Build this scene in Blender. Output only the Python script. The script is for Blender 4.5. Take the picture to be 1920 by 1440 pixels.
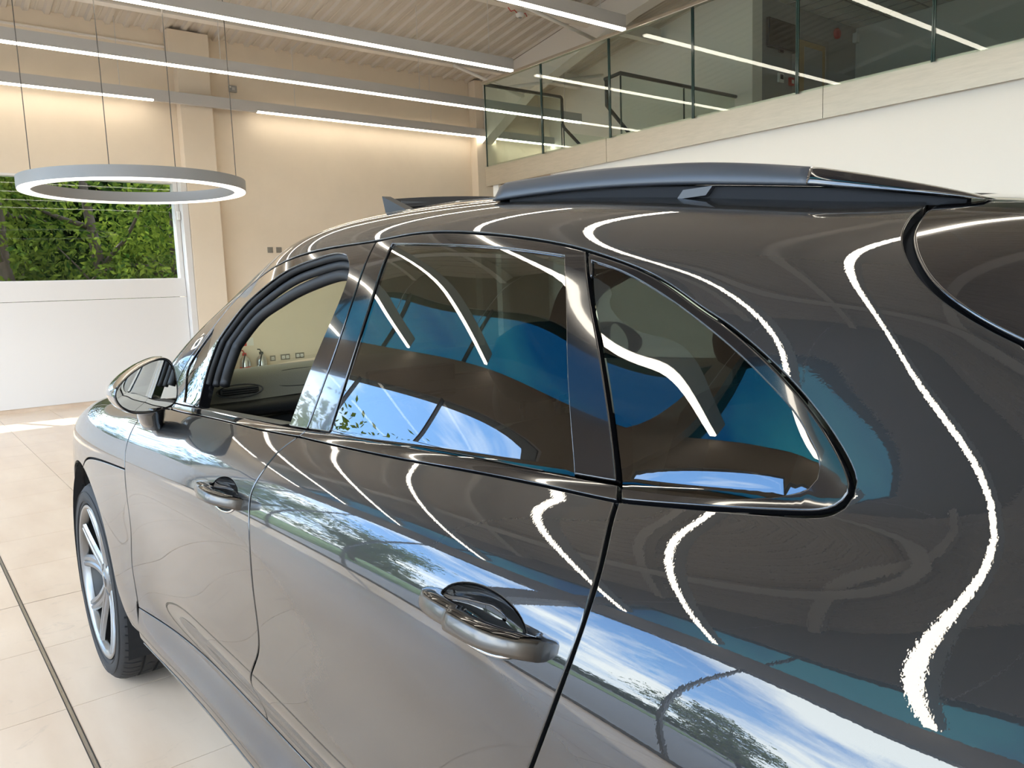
import bpy, bmesh, math, random
import numpy as np
from mathutils import Vector, Matrix
from mathutils.geometry import delaunay_2d_cdt

for o in list(bpy.data.objects):
    bpy.data.objects.remove(o, do_unlink=True)
SC = bpy.context.scene
COL = SC.collection
random.seed(7)
RNG = np.random.default_rng(11)

# ------------------------------------------------------------------ camera
# world: X along the car towards its nose, Y towards the glazed front, Z up, origin under the rear axle
CAM = np.array([-0.33, 1.45, 1.39])
YAW, PITCH, ROLL, FPX = 0.67205, 0.12373, -0.03563, 1464.2
_f = np.array([math.cos(YAW) * math.cos(PITCH), -math.sin(YAW) * math.cos(PITCH), -math.sin(PITCH)])
_r = np.array([-math.sin(YAW), -math.cos(YAW), 0.0])
_u = np.cross(_r, _f)
_r2 = _r * math.cos(ROLL) + _u * math.sin(ROLL)
_u2 = -_r * math.sin(ROLL) + _u * math.cos(ROLL)
cam_data = bpy.data.cameras.new('camera')
cam_data.sensor_width = 36.0
cam_data.lens = FPX / 1920.0 * 36.0
cam_data.clip_start = 0.02
cam_data.clip_end = 400.0
cam = bpy.data.objects.new('camera', cam_data)
COL.objects.link(cam)
cam.matrix_world = Matrix(((_r2[0], _u2[0], -_f[0], CAM[0]), (_r2[1], _u2[1], -_f[1], CAM[1]),
                           (_r2[2], _u2[2], -_f[2], CAM[2]), (0, 0, 0, 1)))
SC.camera = cam

# ------------------------------------------------------------------ view and sky
SC.view_settings.view_transform = 'Standard'
SC.view_settings.look = 'None'
SC.view_settings.exposure = 0.22
SC.view_settings.gamma = 1.0
SC.view_settings.use_curve_mapping = False
SC.cycles.use_denoising = True
SC.cycles.max_bounces = 10
SC.cycles.diffuse_bounces = 5
SC.cycles.glossy_bounces = 6
SC.cycles.transmission_bounces = 6
SC.cycles.transparent_max_bounces = 16
SC.cycles.sample_clamp_indirect = 8.0
SC.cycles.caustics_reflective = False
SC.cycles.caustics_refractive = False

SKY_STRENGTH = 8.8
world = bpy.data.worlds.new('sky')
SC.world = world
world.use_nodes = True
nt = world.node_tree
nt.nodes.clear()
N = nt.nodes.new
wo = N('ShaderNodeOutputWorld'); bg = N('ShaderNodeBackground')
tc = N('ShaderNodeTexCoord'); sep = N('ShaderNodeSeparateXYZ')
nt.links.new(tc.outputs['Generated'], sep.inputs[0])
grad = N('ShaderNodeValToRGB')
nt.links.new(sep.outputs['Z'], grad.inputs[0])
e = grad.color_ramp.elements
e[0].position = 0.0; e[0].color = (0.66, 0.76, 0.90, 1)
e[1].position = 0.75; e[1].color = (0.10, 0.24, 0.58, 1)
m_ = grad.color_ramp.elements.new(0.22); m_.color = (0.22, 0.42, 0.80, 1)
# flatten the direction onto a cloud layer so that clouds crowd towards the horizon
dv = N('ShaderNodeMath'); dv.operation = 'ADD'; dv.inputs[1].default_value = 0.22
nt.links.new(sep.outputs['Z'], dv.inputs[0])
vd = N('ShaderNodeVectorMath'); vd.operation = 'DIVIDE'
cmb = N('ShaderNodeCombineXYZ')
for i_ in range(3):
    nt.links.new(dv.outputs[0], cmb.inputs[i_])
nt.links.new(tc.outputs['Generated'], vd.inputs[0]); nt.links.new(cmb.outputs[0], vd.inputs[1])
noi = N('ShaderNodeTexNoise'); noi.inputs['Scale'].default_value = 1.5; noi.inputs['Detail'].default_value = 9.0
noi.inputs['Roughness'].default_value = 0.58; noi.inputs['Distortion'].default_value = 0.35
nt.links.new(vd.outputs[0], noi.inputs['Vector'])
cr = N('ShaderNodeValToRGB'); nt.links.new(noi.outputs['Fac'], cr.inputs[0])
cr.color_ramp.elements[0].position = 0.41; cr.color_ramp.elements[1].position = 0.60
mix = N('ShaderNodeMix'); mix.data_type = 'RGBA'
nt.links.new(cr.outputs['Color'], mix.inputs[0])
nt.links.new(grad.outputs['Color'], mix.inputs[6]); mix.inputs[7].default_value = (0.95, 0.97, 1.0, 1)
nt.links.new(mix.outputs[2], bg.inputs['Color']); bg.inputs['Strength'].default_value = SKY_STRENGTH
nt.links.new(bg.outputs[0], wo.inputs[0])

sun_d = bpy.data.lights.new('sun', 'SUN')
sun_d.energy = 9.0
sun_d.angle = 0.012
sun_d.color = (1.0, 0.95, 0.86)
sun = bpy.data.objects.new('sun', sun_d)
COL.objects.link(sun)
sun.rotation_euler = Vector((0.62, 0.30, 0.95)).to_track_quat('Z', 'Y').to_euler()
sun.location = (20, 12, 25)

# ------------------------------------------------------------------ materials
MATS = {}
def mat(name, color=(0.8, 0.8, 0.8), rough=0.5, metal=0.0, coat=0.0, coat_rough=0.02, emit=None, spec=0.5, noise=None, bump=None):
    """noise = (scale, amount, stretch): multiplies the colour; bump = (scale, strength)"""
    m = bpy.data.materials.new(name); m.use_nodes = True
    nt = m.node_tree; b = nt.nodes['Principled BSDF']
    b.inputs['Base Color'].default_value = (*color, 1)
    b.inputs['Roughness'].default_value = rough
    b.inputs['Metallic'].default_value = metal
    b.inputs['Coat Weight'].default_value = coat
    b.inputs['Coat Roughness'].default_value = coat_rough
    b.inputs['Specular IOR Level'].default_value = spec
    if emit:
        b.inputs['Emission Color'].default_value = (*emit[0], 1)
        b.inputs['Emission Strength'].default_value = emit[1]
    if noise or bump:
        tcn = nt.nodes.new('ShaderNodeTexCoord')
    if noise:
        mp = nt.nodes.new('ShaderNodeMapping'); nt.links.new(tcn.outputs['Object'], mp.inputs[0])
        mp.inputs['Scale'].default_value = noise[2] if len(noise) > 2 else (1, 1, 1)
        nz = nt.nodes.new('ShaderNodeTexNoise'); nz.inputs['Scale'].default_value = noise[0]; nz.inputs['Detail'].default_value = 6
        nz.inputs['Roughness'].default_value = 0.65
        nt.links.new(mp.outputs[0], nz.inputs['Vector'])
        rp = nt.nodes.new('ShaderNodeValToRGB'); nt.links.new(nz.outputs['Fac'], rp.inputs[0])
        a = noise[1]
        rp.color_ramp.elements[0].position = 0.3; rp.color_ramp.elements[1].position = 0.7
        rp.color_ramp.elements[0].color = tuple(max(0, c * (1 - a)) for c in color) + (1,)
        rp.color_ramp.elements[1].color = tuple(min(1, c * (1 + a)) for c in color) + (1,)
        nt.links.new(rp.outputs['Color'], b.inputs['Base Color'])
    if bump:
        nb = nt.nodes.new('ShaderNodeTexNoise'); nb.inputs['Scale'].default_value = bump[0]; nb.inputs['Detail'].default_value = 3
        nt.links.new(tcn.outputs['Object'], nb.inputs['Vector'])
        bp = nt.nodes.new('ShaderNodeBump'); bp.inputs['Strength'].default_value = bump[1]; bp.inputs['Distance'].default_value = 0.01
        nt.links.new(nb.outputs['Fac'], bp.inputs['Height']); nt.links.new(bp.outputs[0], b.inputs['Normal'])
    MATS[name] = m
    return m

def glass_mat(name, tint, ior=1.5, rough=0.0, gloss=(1, 1, 1)):
    """thin sheet: what is behind it shows through the tint, with a mirror on top that grows with the angle"""
    m = bpy.data.materials.new(name); m.use_nodes = True
    nt = m.node_tree; nt.nodes.clear()
    out = nt.nodes.new('ShaderNodeOutputMaterial'); mx = nt.nodes.new('ShaderNodeMixShader')
    tr = nt.nodes.new('ShaderNodeBsdfTransparent'); tr.inputs[0].default_value = (*tint, 1)
    gl = nt.nodes.new('ShaderNodeBsdfGlossy'); gl.inputs['Roughness'].default_value = rough; gl.inputs[0].default_value = (*gloss, 1)
    fr = nt.nodes.new('ShaderNodeFresnel'); fr.inputs[0].default_value = ior
    ge = nt.nodes.new('ShaderNodeNewGeometry')
    # the same reflection from the inner side of the sheet
    iv = nt.nodes.new('ShaderNodeMath'); iv.operation = 'DIVIDE'; iv.inputs[0].default_value = 1.0; iv.inputs[1].default_value = ior
    sw = nt.nodes.new('ShaderNodeMix'); sw.inputs[3].default_value = ior
    sw.inputs[2].default_value = ior
    nt.links.new(ge.outputs['Backfacing'], sw.inputs[0]); nt.links.new(iv.outputs[0], sw.inputs[3])
    nt.links.new(sw.outputs[0], fr.inputs[0])
    nt.links.new(fr.outputs[0], mx.inputs[0]); nt.links.new(tr.outputs[0], mx.inputs[1]); nt.links.new(gl.outputs[0], mx.inputs[2])
    nt.links.new(mx.outputs[0], out.inputs[0])
    MATS[name] = m
    return m

# room
mat('wall_beige', (0.74, 0.635, 0.50), 0.85, noise=(1.5, 0.03), bump=(60, 0.05))
mat('wall_white', (0.86, 0.83, 0.76), 0.8, bump=(60, 0.04))
mat('panel_white', (0.70, 0.68, 0.66), 0.35)
mat('deck', (0.60, 0.545, 0.47), 0.55)
mat('steel_white', (0.76, 0.71, 0.64), 0.5)
mat('grout', (0.20, 0.16, 0.13), 0.9)
mat('stainless', (0.42, 0.38, 0.33), 0.38, 1.0, noise=(30, 0.15, (1, 12, 12)))
mat('fascia_metal', (0.50, 0.45, 0.375), 0.42, 1.0, noise=(6, 0.06, (1, 1, 8)))
mat('fixture', (0.55, 0.53, 0.50), 0.5)
mat('ring_grey', (0.27, 0.275, 0.28), 0.45)
mat('strip_light', (1, 1, 1), 0.5, emit=((1.0, 0.91, 0.76), 12.0))
mat('ring_light', (1, 1, 1), 0.5, emit=((1.0, 0.94, 0.84), 1.1))
mat('cable', (0.10, 0.09, 0.08), 0.6)
mat('cable_white', (0.6, 0.58, 0.55), 0.6)
mat('rail_dark', (0.045, 0.05, 0.05), 0.3, 0.6)
mat('handrail', (0.55, 0.50, 0.44), 0.3, 1.0)
mat('glass_edge', (0.02, 0.05, 0.045), 0.15)
mat('office_grey', (0.34, 0.34, 0.33), 0.8)
mat('office_white', (0.55, 0.55, 0.50), 0.8)
mat('door_wood', (0.42, 0.30, 0.15), 0.5)
mat('tv_black', (0.012, 0.012, 0.014), 0.12)
mat('red', (0.55, 0.03, 0.03), 0.4)
mat('extinguisher', (0.62, 0.62, 0.62), 0.28, 1.0)
mat('black_rubber', (0.018, 0.018, 0.018), 0.55)
mat('socket_metal', (0.30, 0.28, 0.25), 0.4, 0.8)
mat('plastic_white', (0.75, 0.74, 0.70), 0.45)
mat('plastic_grey', (0.30, 0.29, 0.27), 0.5)
mat('asphalt', (0.16, 0.16, 0.17), 0.9, noise=(3, 0.15))
mat('grass', (0.08, 0.14, 0.03), 0.95, noise=(2, 0.4))
mat('frame_grey', (0.10, 0.10, 0.105), 0.4)
mat('spandrel', (0.34, 0.30, 0.26), 0.7)
mat('stair', (0.35, 0.34, 0.33), 0.7)
# outside
mat('bark', (0.075, 0.055, 0.04), 0.95, noise=(14, 0.4, (1, 1, 0.3)))
# car
mat('tyre', (0.007, 0.007, 0.008), 0.7, noise=(40, 0.25))
mat('rim_silver', (0.22, 0.22, 0.22), 0.34, 1.0, coat=0.3)
mat('rim_inner', (0.07, 0.07, 0.07), 0.4, 1.0)
mat('brake_disc', (0.35, 0.35, 0.36), 0.35, 1.0)
mat('black_gloss', (0.006, 0.006, 0.007), 0.08, coat=1.0)
mat('black_satin', (0.02, 0.021, 0.023), 0.38)
mat('rail_satin', (0.035, 0.037, 0.042), 0.32)
mat('black_matte', (0.008, 0.008, 0.009), 0.9)
mat('seal_rubber', (0.005, 0.005, 0.006), 0.6)
mat('handle_metal', (0.115, 0.105, 0.095), 0.33, 1.0, coat=0.3)
mat('chrome', (0.75, 0.76, 0.78), 0.08, 1.0)
mat('mirror_silver', (0.86, 0.88, 0.88), 0.0, 1.0)
mat('leather_black', (0.018, 0.018, 0.019), 0.55, bump=(300, 0.1))
mat('leather_olive', (0.21, 0.20, 0.165), 0.55, bump=(300, 0.1))
mat('trim_grey', (0.10, 0.10, 0.10), 0.5)
mat('headliner', (0.03, 0.03, 0.032), 0.9)
mat('lamp_red', (0.30, 0.01, 0.01), 0.1, coat=1.0)
mat('lamp_clear', (0.35, 0.36, 0.38), 0.08, 0.6, coat=1.0)
PAINT = mat('car_paint', (0.022, 0.0225, 0.0235), 0.42, 0.6, coat=1.0, coat_rough=0.006)
PAINT.node_tree.nodes['Principled BSDF'].inputs['Coat IOR'].default_value = 1.80
PAINT.node_tree.nodes['Principled BSDF'].inputs['Specular IOR Level'].default_value = 0.15
def orange_peel(m):
    nt = m.node_tree; b = nt.nodes['Principled BSDF']
    t_ = nt.nodes.new('ShaderNodeTexCoord'); nz = nt.nodes.new('ShaderNodeTexNoise'); nz.inputs['Scale'].default_value = 330.0; nz.inputs['Detail'].default_value = 1.0
    bp = nt.nodes.new('ShaderNodeBump'); bp.inputs['Strength'].default_value = 0.07; bp.inputs['Distance'].default_value = 0.0001
    nt.links.new(t_.outputs['Object'], nz.inputs['Vector']); nt.links.new(nz.outputs['Fac'], bp.inputs['Height']); nt.links.new(bp.outputs[0], b.inputs['Coat Normal'])
orange_peel(PAINT)
glass_mat('glass_clear', (0.93, 0.96, 0.95), 1.22)
glass_mat('glass_balustrade', (0.91, 0.955, 0.93), 1.42)
glass_mat('glass_upper', (0.12, 0.33, 0.37), 1.5)
glass_mat('glass_privacy', (0.10, 0.115, 0.11), 2.0)
glass_mat('glass_screen', (0.72, 0.80, 0.68), 1.55)
def leaf_mat(name, c1, c2):
    m = bpy.data.materials.new(name); m.use_nodes = True; nt = m.node_tree; nt.nodes.clear()
    out = nt.nodes.new('ShaderNodeOutputMaterial'); mx = nt.nodes.new('ShaderNodeMixShader'); mx.inputs[0].default_value = 0.45
    d = nt.nodes.new('ShaderNodeBsdfDiffuse'); t = nt.nodes.new('ShaderNodeBsdfTranslucent')
    tcn = nt.nodes.new('ShaderNodeTexCoord'); nz = nt.nodes.new('ShaderNodeTexNoise'); nz.inputs['Scale'].default_value = 5.0
    rp = nt.nodes.new('ShaderNodeValToRGB'); rp.color_ramp.elements[0].color = (*c1, 1); rp.color_ramp.elements[1].color = (*c2, 1)
    rp.color_ramp.elements[0].position = 0.35; rp.color_ramp.elements[1].position = 0.65
    nt.links.new(tcn.outputs['Object'], nz.inputs['Vector']); nt.links.new(nz.outputs['Fac'], rp.inputs[0])
    nt.links.new(rp.outputs[0], d.inputs[0]); nt.links.new(rp.outputs[0], t.inputs[0])
    nt.links.new(d.outputs[0], mx.inputs[1]); nt.links.new(t.outputs[0], mx.inputs[2]); nt.links.new(mx.outputs[0], out.inputs[0])
    MATS[name] = m
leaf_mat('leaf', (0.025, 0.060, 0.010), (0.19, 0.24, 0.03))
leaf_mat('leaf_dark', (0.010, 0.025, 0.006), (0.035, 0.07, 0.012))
def tile_mat():
    m = mat('tile', (0.70, 0.58, 0.46), 0.3, spec=0.28)
    nt = m.node_tree; b = nt.nodes['Principled BSDF']
    ge = nt.nodes.new('ShaderNodeNewGeometry')
    n1 = nt.nodes.new('ShaderNodeTexNoise'); n1.inputs['Scale'].default_value = 1.6; n1.inputs['Detail'].default_value = 5
    mp = nt.nodes.new('ShaderNodeMapping'); mp.inputs['Scale'].default_value = (1.0, 3.5, 1); nt.links.new(ge.outputs['Position'], mp.inputs[0])
    nt.links.new(mp.outputs[0], n1.inputs['Vector'])
    r1 = nt.nodes.new('ShaderNodeValToRGB'); nt.links.new(n1.outputs['Fac'], r1.inputs[0])
    r1.color_ramp.elements[0].position = 0.3; r1.color_ramp.elements[0].color = (0.60, 0.465, 0.35, 1)
    r1.color_ramp.elements[1].position = 0.7; r1.color_ramp.elements[1].color = (0.69, 0.56, 0.44, 1)
    # scuffs and dirt
    n2 = nt.nodes.new('ShaderNodeTexNoise'); n2.inputs['Scale'].default_value = 9.0; n2.inputs['Detail'].default_value = 9; n2.inputs['Roughness'].default_value = 0.75
    n2.inputs['Distortion'].default_value = 1.2
    mp2 = nt.nodes.new('ShaderNodeMapping'); mp2.inputs['Scale'].default_value = (1.0, 0.5, 1); mp2.inputs['Rotation'].default_value = (0, 0, 0.5)
    nt.links.new(ge.outputs['Position'], mp2.inputs[0]); nt.links.new(mp2.outputs[0], n2.inputs['Vector'])
    r2 = nt.nodes.new('ShaderNodeValToRGB'); nt.links.new(n2.outputs['Fac'], r2.inputs[0])
    r2.color_ramp.elements[0].position = 0.585; r2.color_ramp.elements[0].color = (0, 0, 0, 1)
    r2.color_ramp.elements[1].position = 0.76; r2.color_ramp.elements[1].color = (0.6, 0.6, 0.6, 1)
    mx = nt.nodes.new('ShaderNodeMix'); mx.data_type = 'RGBA'
    nt.links.new(r2.outputs[0], mx.inputs[0]); nt.links.new(r1.outputs[0], mx.inputs[6]); mx.inputs[7].default_value = (0.36, 0.30, 0.25, 1)
    nt.links.new(mx.outputs[2], b.inputs['Base Color'])
    ra = nt.nodes.new('ShaderNodeMapRange'); ra.inputs[3].default_value = 0.24; ra.inputs[4].default_value = 0.42
    nt.links.new(n1.outputs['Fac'], ra.inputs[0]); nt.links.new(ra.outputs[0], b.inputs['Roughness'])
tile_mat()

# ------------------------------------------------------------------ mesh helpers
class MB:
    """collects shapes into one mesh"""
    def __init__(s):
        s.v = []; s.f = []
    def add(s, vs, fs):
        n = len(s.v); s.v += [tuple(map(float, p)) for p in vs]; s.f += [tuple(i + n for i in q) for q in fs]; return s
    def box(s, lo, hi):
        x0, y0, z0 = lo; x1, y1, z1 = hi
        return s.add([(x0, y0, z0), (x1, y0, z0), (x1, y1, z0), (x0, y1, z0), (x0, y0, z1), (x1, y0, z1), (x1, y1, z1), (x0, y1, z1)],
                     [(0, 3, 2, 1), (4, 5, 6, 7), (0, 1, 5, 4), (1, 2, 6, 5), (2, 3, 7, 6), (3, 0, 4, 7)])
    def cbox(s, c, d):
        return s.box([c[i] - d[i] / 2 for i in range(3)], [c[i] + d[i] / 2 for i in range(3)])
    def tube(s, pts, r, n=8, caps=True):
        """round bar along a polyline; r a number or one per point"""
        pts = [np.array(p, float) for p in pts]; m = len(pts)
        rr = [r] * m if np.isscalar(r) else list(r)
        vs = []; up = None
        for i in range(m):
            t = pts[min(i + 1, m - 1)] - pts[max(i - 1, 0)]; t = t / (np.linalg.norm(t) + 1e-12)
            if up is None:
                up = np.array([0, 0, 1.0]) if abs(t[2]) < 0.9 else np.array([1.0, 0, 0])
            a = np.cross(t, up); a /= np.linalg.norm(a) + 1e-12; up = np.cross(a, t)
            for k in range(n):
                an = 2 * math.pi * k / n
                vs.append(pts[i] + rr[i] * (math.cos(an) * a + math.sin(an) * up))
        fs = []
        for i in range(m - 1):
            for k in range(n):
                fs.append((i * n + k, i * n + (k + 1) % n, (i + 1) * n + (k + 1) % n, (i + 1) * n + k))
        if caps:
            fs.append(tuple(range(n))[::-1]); fs.append(tuple((m - 1) * n + k for k in range(n)))
        return s.add(vs, fs)
    def loft(s, rings, close=True, caps=True):
        n = len(rings[0]); vs = [p for r in rings for p in r]; fs = []
        for i in range(len(rings) - 1):
            for k in range(n if close else n - 1):
                fs.append((i * n + k, i * n + (k + 1) % n, (i + 1) * n + (k + 1) % n, (i + 1) * n + k))
        if caps and close:
            fs.append(tuple(range(n))[::-1]); fs.append(tuple((len(rings) - 1) * n + k for k in range(n)))
        return s.add(vs, fs)
    def prism(s, poly, axis, a, b):
        """polygon of 2-D points pushed along an axis from a to b"""
        def p3(q, t):
            l = [q[0], q[1]]; l.insert(axis, t); return l
        n = len(poly)
        return s.add([p3(q, a) for q in poly] + [p3(q, b) for q in poly],
                     [tuple(range(n))[::-1], tuple(range(n, 2 * n))] + [(i, (i + 1) % n, n + (i + 1) % n, n + i) for i in range(n)])
    def lathe(s, prof, n=32, axis=1, c=(0, 0, 0), close=False):
        """profile of (radius, along) about an axis"""
        rings = []
        for k in range(n):
            an = 2 * math.pi * k / n; ring = []
            for r, t in prof:
                p = [math.cos(an) * r, math.sin(an) * r]; p.insert(axis, t)
                ring.append([p[i] + c[i] for i in range(3)])
            rings.append(ring)
        m = len(prof); vs = [p for r in rings for p in r]; fs = []
        for k in range(n):
            for j in range(m if close else m - 1):
                fs.append((k * m + j, k * m + (j + 1) % m, ((k + 1) % n) * m + (j + 1) % m, ((k + 1) % n) * m + j))
        return s.add(vs, fs)
    def mesh(s, name):
        me = bpy.data.meshes.new(name); me.from_pydata(s.v, [], s.f); me.update(); return me
    def obj(s, name, material, parent=None, smooth=False, bevel=None, fix=True, angle=None):
        me = s.mesh(name)
        if fix:
            bm = bmesh.new(); bm.from_mesh(me); bmesh.ops.recalc_face_normals(bm, faces=bm.faces[:]); bm.to_mesh(me); bm.free()
        me.materials.append(MATS[material] if isinstance(material, str) else material)
        if smooth:
            me.polygons.foreach_set('use_smooth', [True] * len(me.polygons))
            if angle:
                me.set_sharp_from_angle(angle=angle)
        o = bpy.data.objects.new(name, me); COL.objects.link(o); o.parent = parent
        if bevel:
            b = o.modifiers.new('bevel', 'BEVEL'); b.width = bevel; b.segments = 2; b.limit_method = 'ANGLE'
        return o

def empty(name, loc=(0, 0, 0), parent=None):
    o = bpy.data.objects.new(name, None); COL.objects.link(o); o.location = loc; o.parent = parent; o.empty_display_size = 0.1; return o
def tag(o, label, cat, group=None, kind=None):
    o['label'] = label; o['category'] = cat
    if group: o['group'] = group
    if kind: o['kind'] = kind
    return o
def struct(o, label=None):
    o['kind'] = 'structure'
    if label: o['label'] = label
    return o
def link_copy(o, parent=None, loc=None):
    c = o.copy(); COL.objects.link(c); c.parent = parent
    if loc is not None: c.location = loc
    return c

# ================================================================== ROOM
XW = 11.51            # far wall
YF = 4.0              # glazed front
XB = -7.0             # wall behind the photographer
def deck_z(x): return 5.06 + 0.15 * (XW - x)

# ---- floor: slab with single tiles
TP = 0.605
tx = [2.035 + TP * k for k in range(-15, 17)]
ty = [1.092 + TP * k for k in range(-11, 6)]
floor = MB().box((XB - 0.2, -12.2, -0.2), (XW + 0.2, YF + 0.15, -0.004)).obj('floor', 'grout')
struct(floor, 'beige tiled showroom floor')
cells = []
for i in range(len(tx) - 1):
    for j in range(len(ty) - 1):
        x0, x1 = max(tx[i], XB), min(tx[i + 1], XW - 0.02); y0, y1 = max(ty[j], -5.35), min(ty[j + 1], YF - 0.01)
        if x1 - x0 > 0.1 and y1 - y0 > 0.1:
            d = math.hypot((x0 + x1) / 2 - CAM[0] - 1.2, (y0 + y1) / 2 - CAM[1] + 0.4)
            cells.append((d, x0, y0, x1, y1))
cells.sort()
tile_me = None
rest = MB()
for n, (d, x0, y0, x1, y1) in enumerate(cells):
    g = 0.0016
    lo = [x0 + g, y0 + g]
    if abs(x0 - 3.85) < 0.05: lo[0] += 0.006
    if abs(y0 - 1.092) < 0.01: lo[1] += 0.0072
    hi = [x1 - g, y1 - g]
    if abs(y1 - 1.092) < 0.01: hi[1] -= 0.0072
    if n < 296:
        full = (hi[0] - lo[0] > TP - 0.006) and (hi[1] - lo[1] > TP - 0.006)
        if full and tile_me:
            o = bpy.data.objects.new('tile', tile_me); COL.objects.link(o); o.location = (lo[0], lo[1], 0)
        else:
            o = MB().box((0, 0, -0.01), (hi[0] - lo[0], hi[1] - lo[1], 0)).obj('tile', 'tile'); o.location = (lo[0], lo[1], 0)
            if full: tile_me = o.data
        o.parent = floor
    else:
        rest.box((lo[0], lo[1], -0.01), (hi[0], hi[1], 0))
o = rest.obj('tile_field', 'tile', floor); o['kind'] = 'stuff'

# ---- slot drain along the tiles
drain = empty('floor_drain', (0, 1.092, 0))
tag(drain, 'long narrow stainless slot drain running through the floor tiles beside the car', 'drain')
for s in (-1, 1):
    MB().box((XB + 0.1, s * 0.0072 - 0.0014, -0.03), (XW - 0.1, s * 0.0072 + 0.0014, 0.001)).obj('edge_strip', 'black_rubber', drain)
MB().box((XB + 0.1, -0.0058, -0.03), (XW - 0.1, 0.0058, -0.0015)).obj('grate_bar', 'stainless', drain)
for s in (-1, 1):
    MB().box((XB + 0.1, s * 0.003 - 0.0009, -0.002), (XW - 0.1, s * 0.003 + 0.0009, 0.0006)).obj('grate_rib', 'stainless', drain)

# ---- walls
WIN_Y0, WIN_Z0, WIN_Z1 = -1.935, 1.68, 3.01
w = MB()
w.box((XW, -9.2, 0), (XW + 0.25, -1.98, 5.2))                       # solid part
w.box((XW, -1.98, WIN_Z1 + 0.03), (XW + 0.25, YF + 0.15, 5.2))      # above the window
w.box((XW, -1.98, 0), (XW + 0.25, YF + 0.15, WIN_Z0 - 0.3))         # behind the panelling
w.box((XW, 3.7, 1.3), (XW + 0.25, YF + 0.15, 3.1))
wall_front = struct(w.obj('wall_front', 'wall_beige'), 'tall beige end wall with a window on the left')
for i, yc in enumerate((-2.30, -7.42)):
    struct(MB().box((XW - 0.20, yc - 0.22, 0), (XW, yc + 0.22, 5.075)).obj('pilaster', 'wall_beige', wall_front, bevel=0.004))
MB().box((XW - 0.215, -2.53, 4.62), (XW - 0.006, -1.98, 5.072)).obj('pilaster_head', 'wall_beige', wall_front)
MB().box((XW - 0.03, -1.98, 4.86), (XW, YF, 4.885)).obj('cable_trunking', 'steel_white', wall_front)
# panelling under the window, two boards with a joint
panel = MB().box((XW - 0.05, -1.99, 0.05), (XW, YF - 0.02, 1.415)).obj('wall_panel', 'panel_white', wall_front, bevel=0.003)
MB().box((XW - 0.05, -1.99, 1.42), (XW, YF - 0.02, WIN_Z0)).obj('wall_panel', 'panel_white', wall_front, bevel=0.003)
bb = MB().box((XW - 0.035, -1.99, 0), (XW, YF - 0.02, 0.05)).box((XW - 0.02, -7.2, 0), (XW, -2.52, 0.05)).obj('baseboard_front', 'tile')
struct(bb, 'low beige tile skirting under the white panels')
# window in the end wall
win = empty('window_1', (XW + 0.05, 0.9, WIN_Z0)); struct(win, 'wide window looking onto green trees')
fr = MB()
fr.box((XW - 0.03, WIN_Y0 - 0.055, WIN_Z0), (XW + 0.12, WIN_Y0, WIN_Z1 + 0.03))
fr.box((XW - 0.01, WIN_Y0, WIN_Z1), (XW + 0.12, 3.7, WIN_Z1 + 0.03))
fr.box((XW - 0.01, WIN_Y0, WIN_Z0), (XW + 0.12, 3.7, WIN_Z0 + 0.006))
for yy in (0.9,):
    fr.box((XW + 0.02, yy - 0.03, WIN_Z0), (XW + 0.10, yy + 0.03, WIN_Z1))
o = fr.obj('window_frame', 'panel_white', win); o.matrix_parent_inverse = Matrix.Translation((-XW - 0.05, -0.9, -WIN_Z0))
for a, b in ((WIN_Y0, 0.87), (0.93, 3.7)):
    o = MB().box((XW + 0.055, a, WIN_Z0), (XW + 0.061, b, WIN_Z1)).obj('pane', 'glass_clear', win)
    o.matrix_parent_inverse = Matrix.Translation((-XW - 0.05, -0.9, -WIN_Z0))
jb = MB().box((XW - 0.19, -2.075, 0.0), (XW - 0.03, -1.995, 3.05)).obj('window_jamb', 'panel_white', wall_front, bevel=0.003)
tag(MB().box((XW - 0.10, -1.985, 2.50), (XW - 0.045, -1.945, 2.62)).obj('window_sensor', 'plastic_white', None, bevel=0.006),
    'small white plastic sensor on the window frame below the ring lamp', 'sensor')

# wall behind the photographer, wall under the gallery, stair walls, office walls
def side_wall(name, y0, y1, x0, x1, material, label, zb=0.0):
    m = MB(); poly = [(x0, zb), (x1, zb), (x1, deck_z(x1) + 0.1), (x0, deck_z(x0) + 0.1)]
    m.prism(poly, 1, y0, y1)
    return struct(m.obj(name, material), label)
struct(MB().box((XB - 0.2, -12.2, 0), (XB, YF + 0.15, deck_z(XB) + 0.1)).obj('wall_back', 'wall_white'), 'white wall behind the car')
struct(MB().box((XB, -5.60, 0), (7.22, -5.30, 2.79)).obj('wall_right', 'wall_white'), 'plain white wall under the gallery')
struct(MB().box((6.88, -9.0, 0), (7.07, -5.6, 2.79)).obj('wall_stair', 'wall_beige'), 'beige wall under the gallery')
side_wall('wall_stairwell', -9.25, -9.0, 6.8, XW, 'wall_white', 'pale wall beside the stairs behind the glass balustrade')
struct(MB().box((6.8, -12.0, 3.05), (6.95, -9.25, 6.0)).obj('wall_office', 'office_grey'), 'dark grey office wall behind the glass balustrade')
side_wall('wall_office_back', -12.2, -12.0, XB, 6.95, 'office_white', 'pale back wall of the upstairs office', 2.8)
struct(MB().box((XB, -12.0, 5.56), (6.8, -9.0, 5.60)).obj('ceiling_office', 'office_white'), 'pale suspended ceiling upstairs')
cg = bpy.data.objects['ceiling_office']
for k in range(10):
    MB().box((XB, -9.3 - 0.3 * k - 0.012, 5.552), (6.8, -9.3 - 0.3 * k + 0.012, 5.561)).obj('ceiling_grid_bar', 'plastic_grey', cg)
for k in range(12):
    MB().box((6.2 - 0.6 * k - 0.012, -12.0, 5.551), (6.2 - 0.6 * k + 0.012, -9.0, 5.561)).obj('ceiling_grid_bar', 'plastic_grey', cg)

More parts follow.
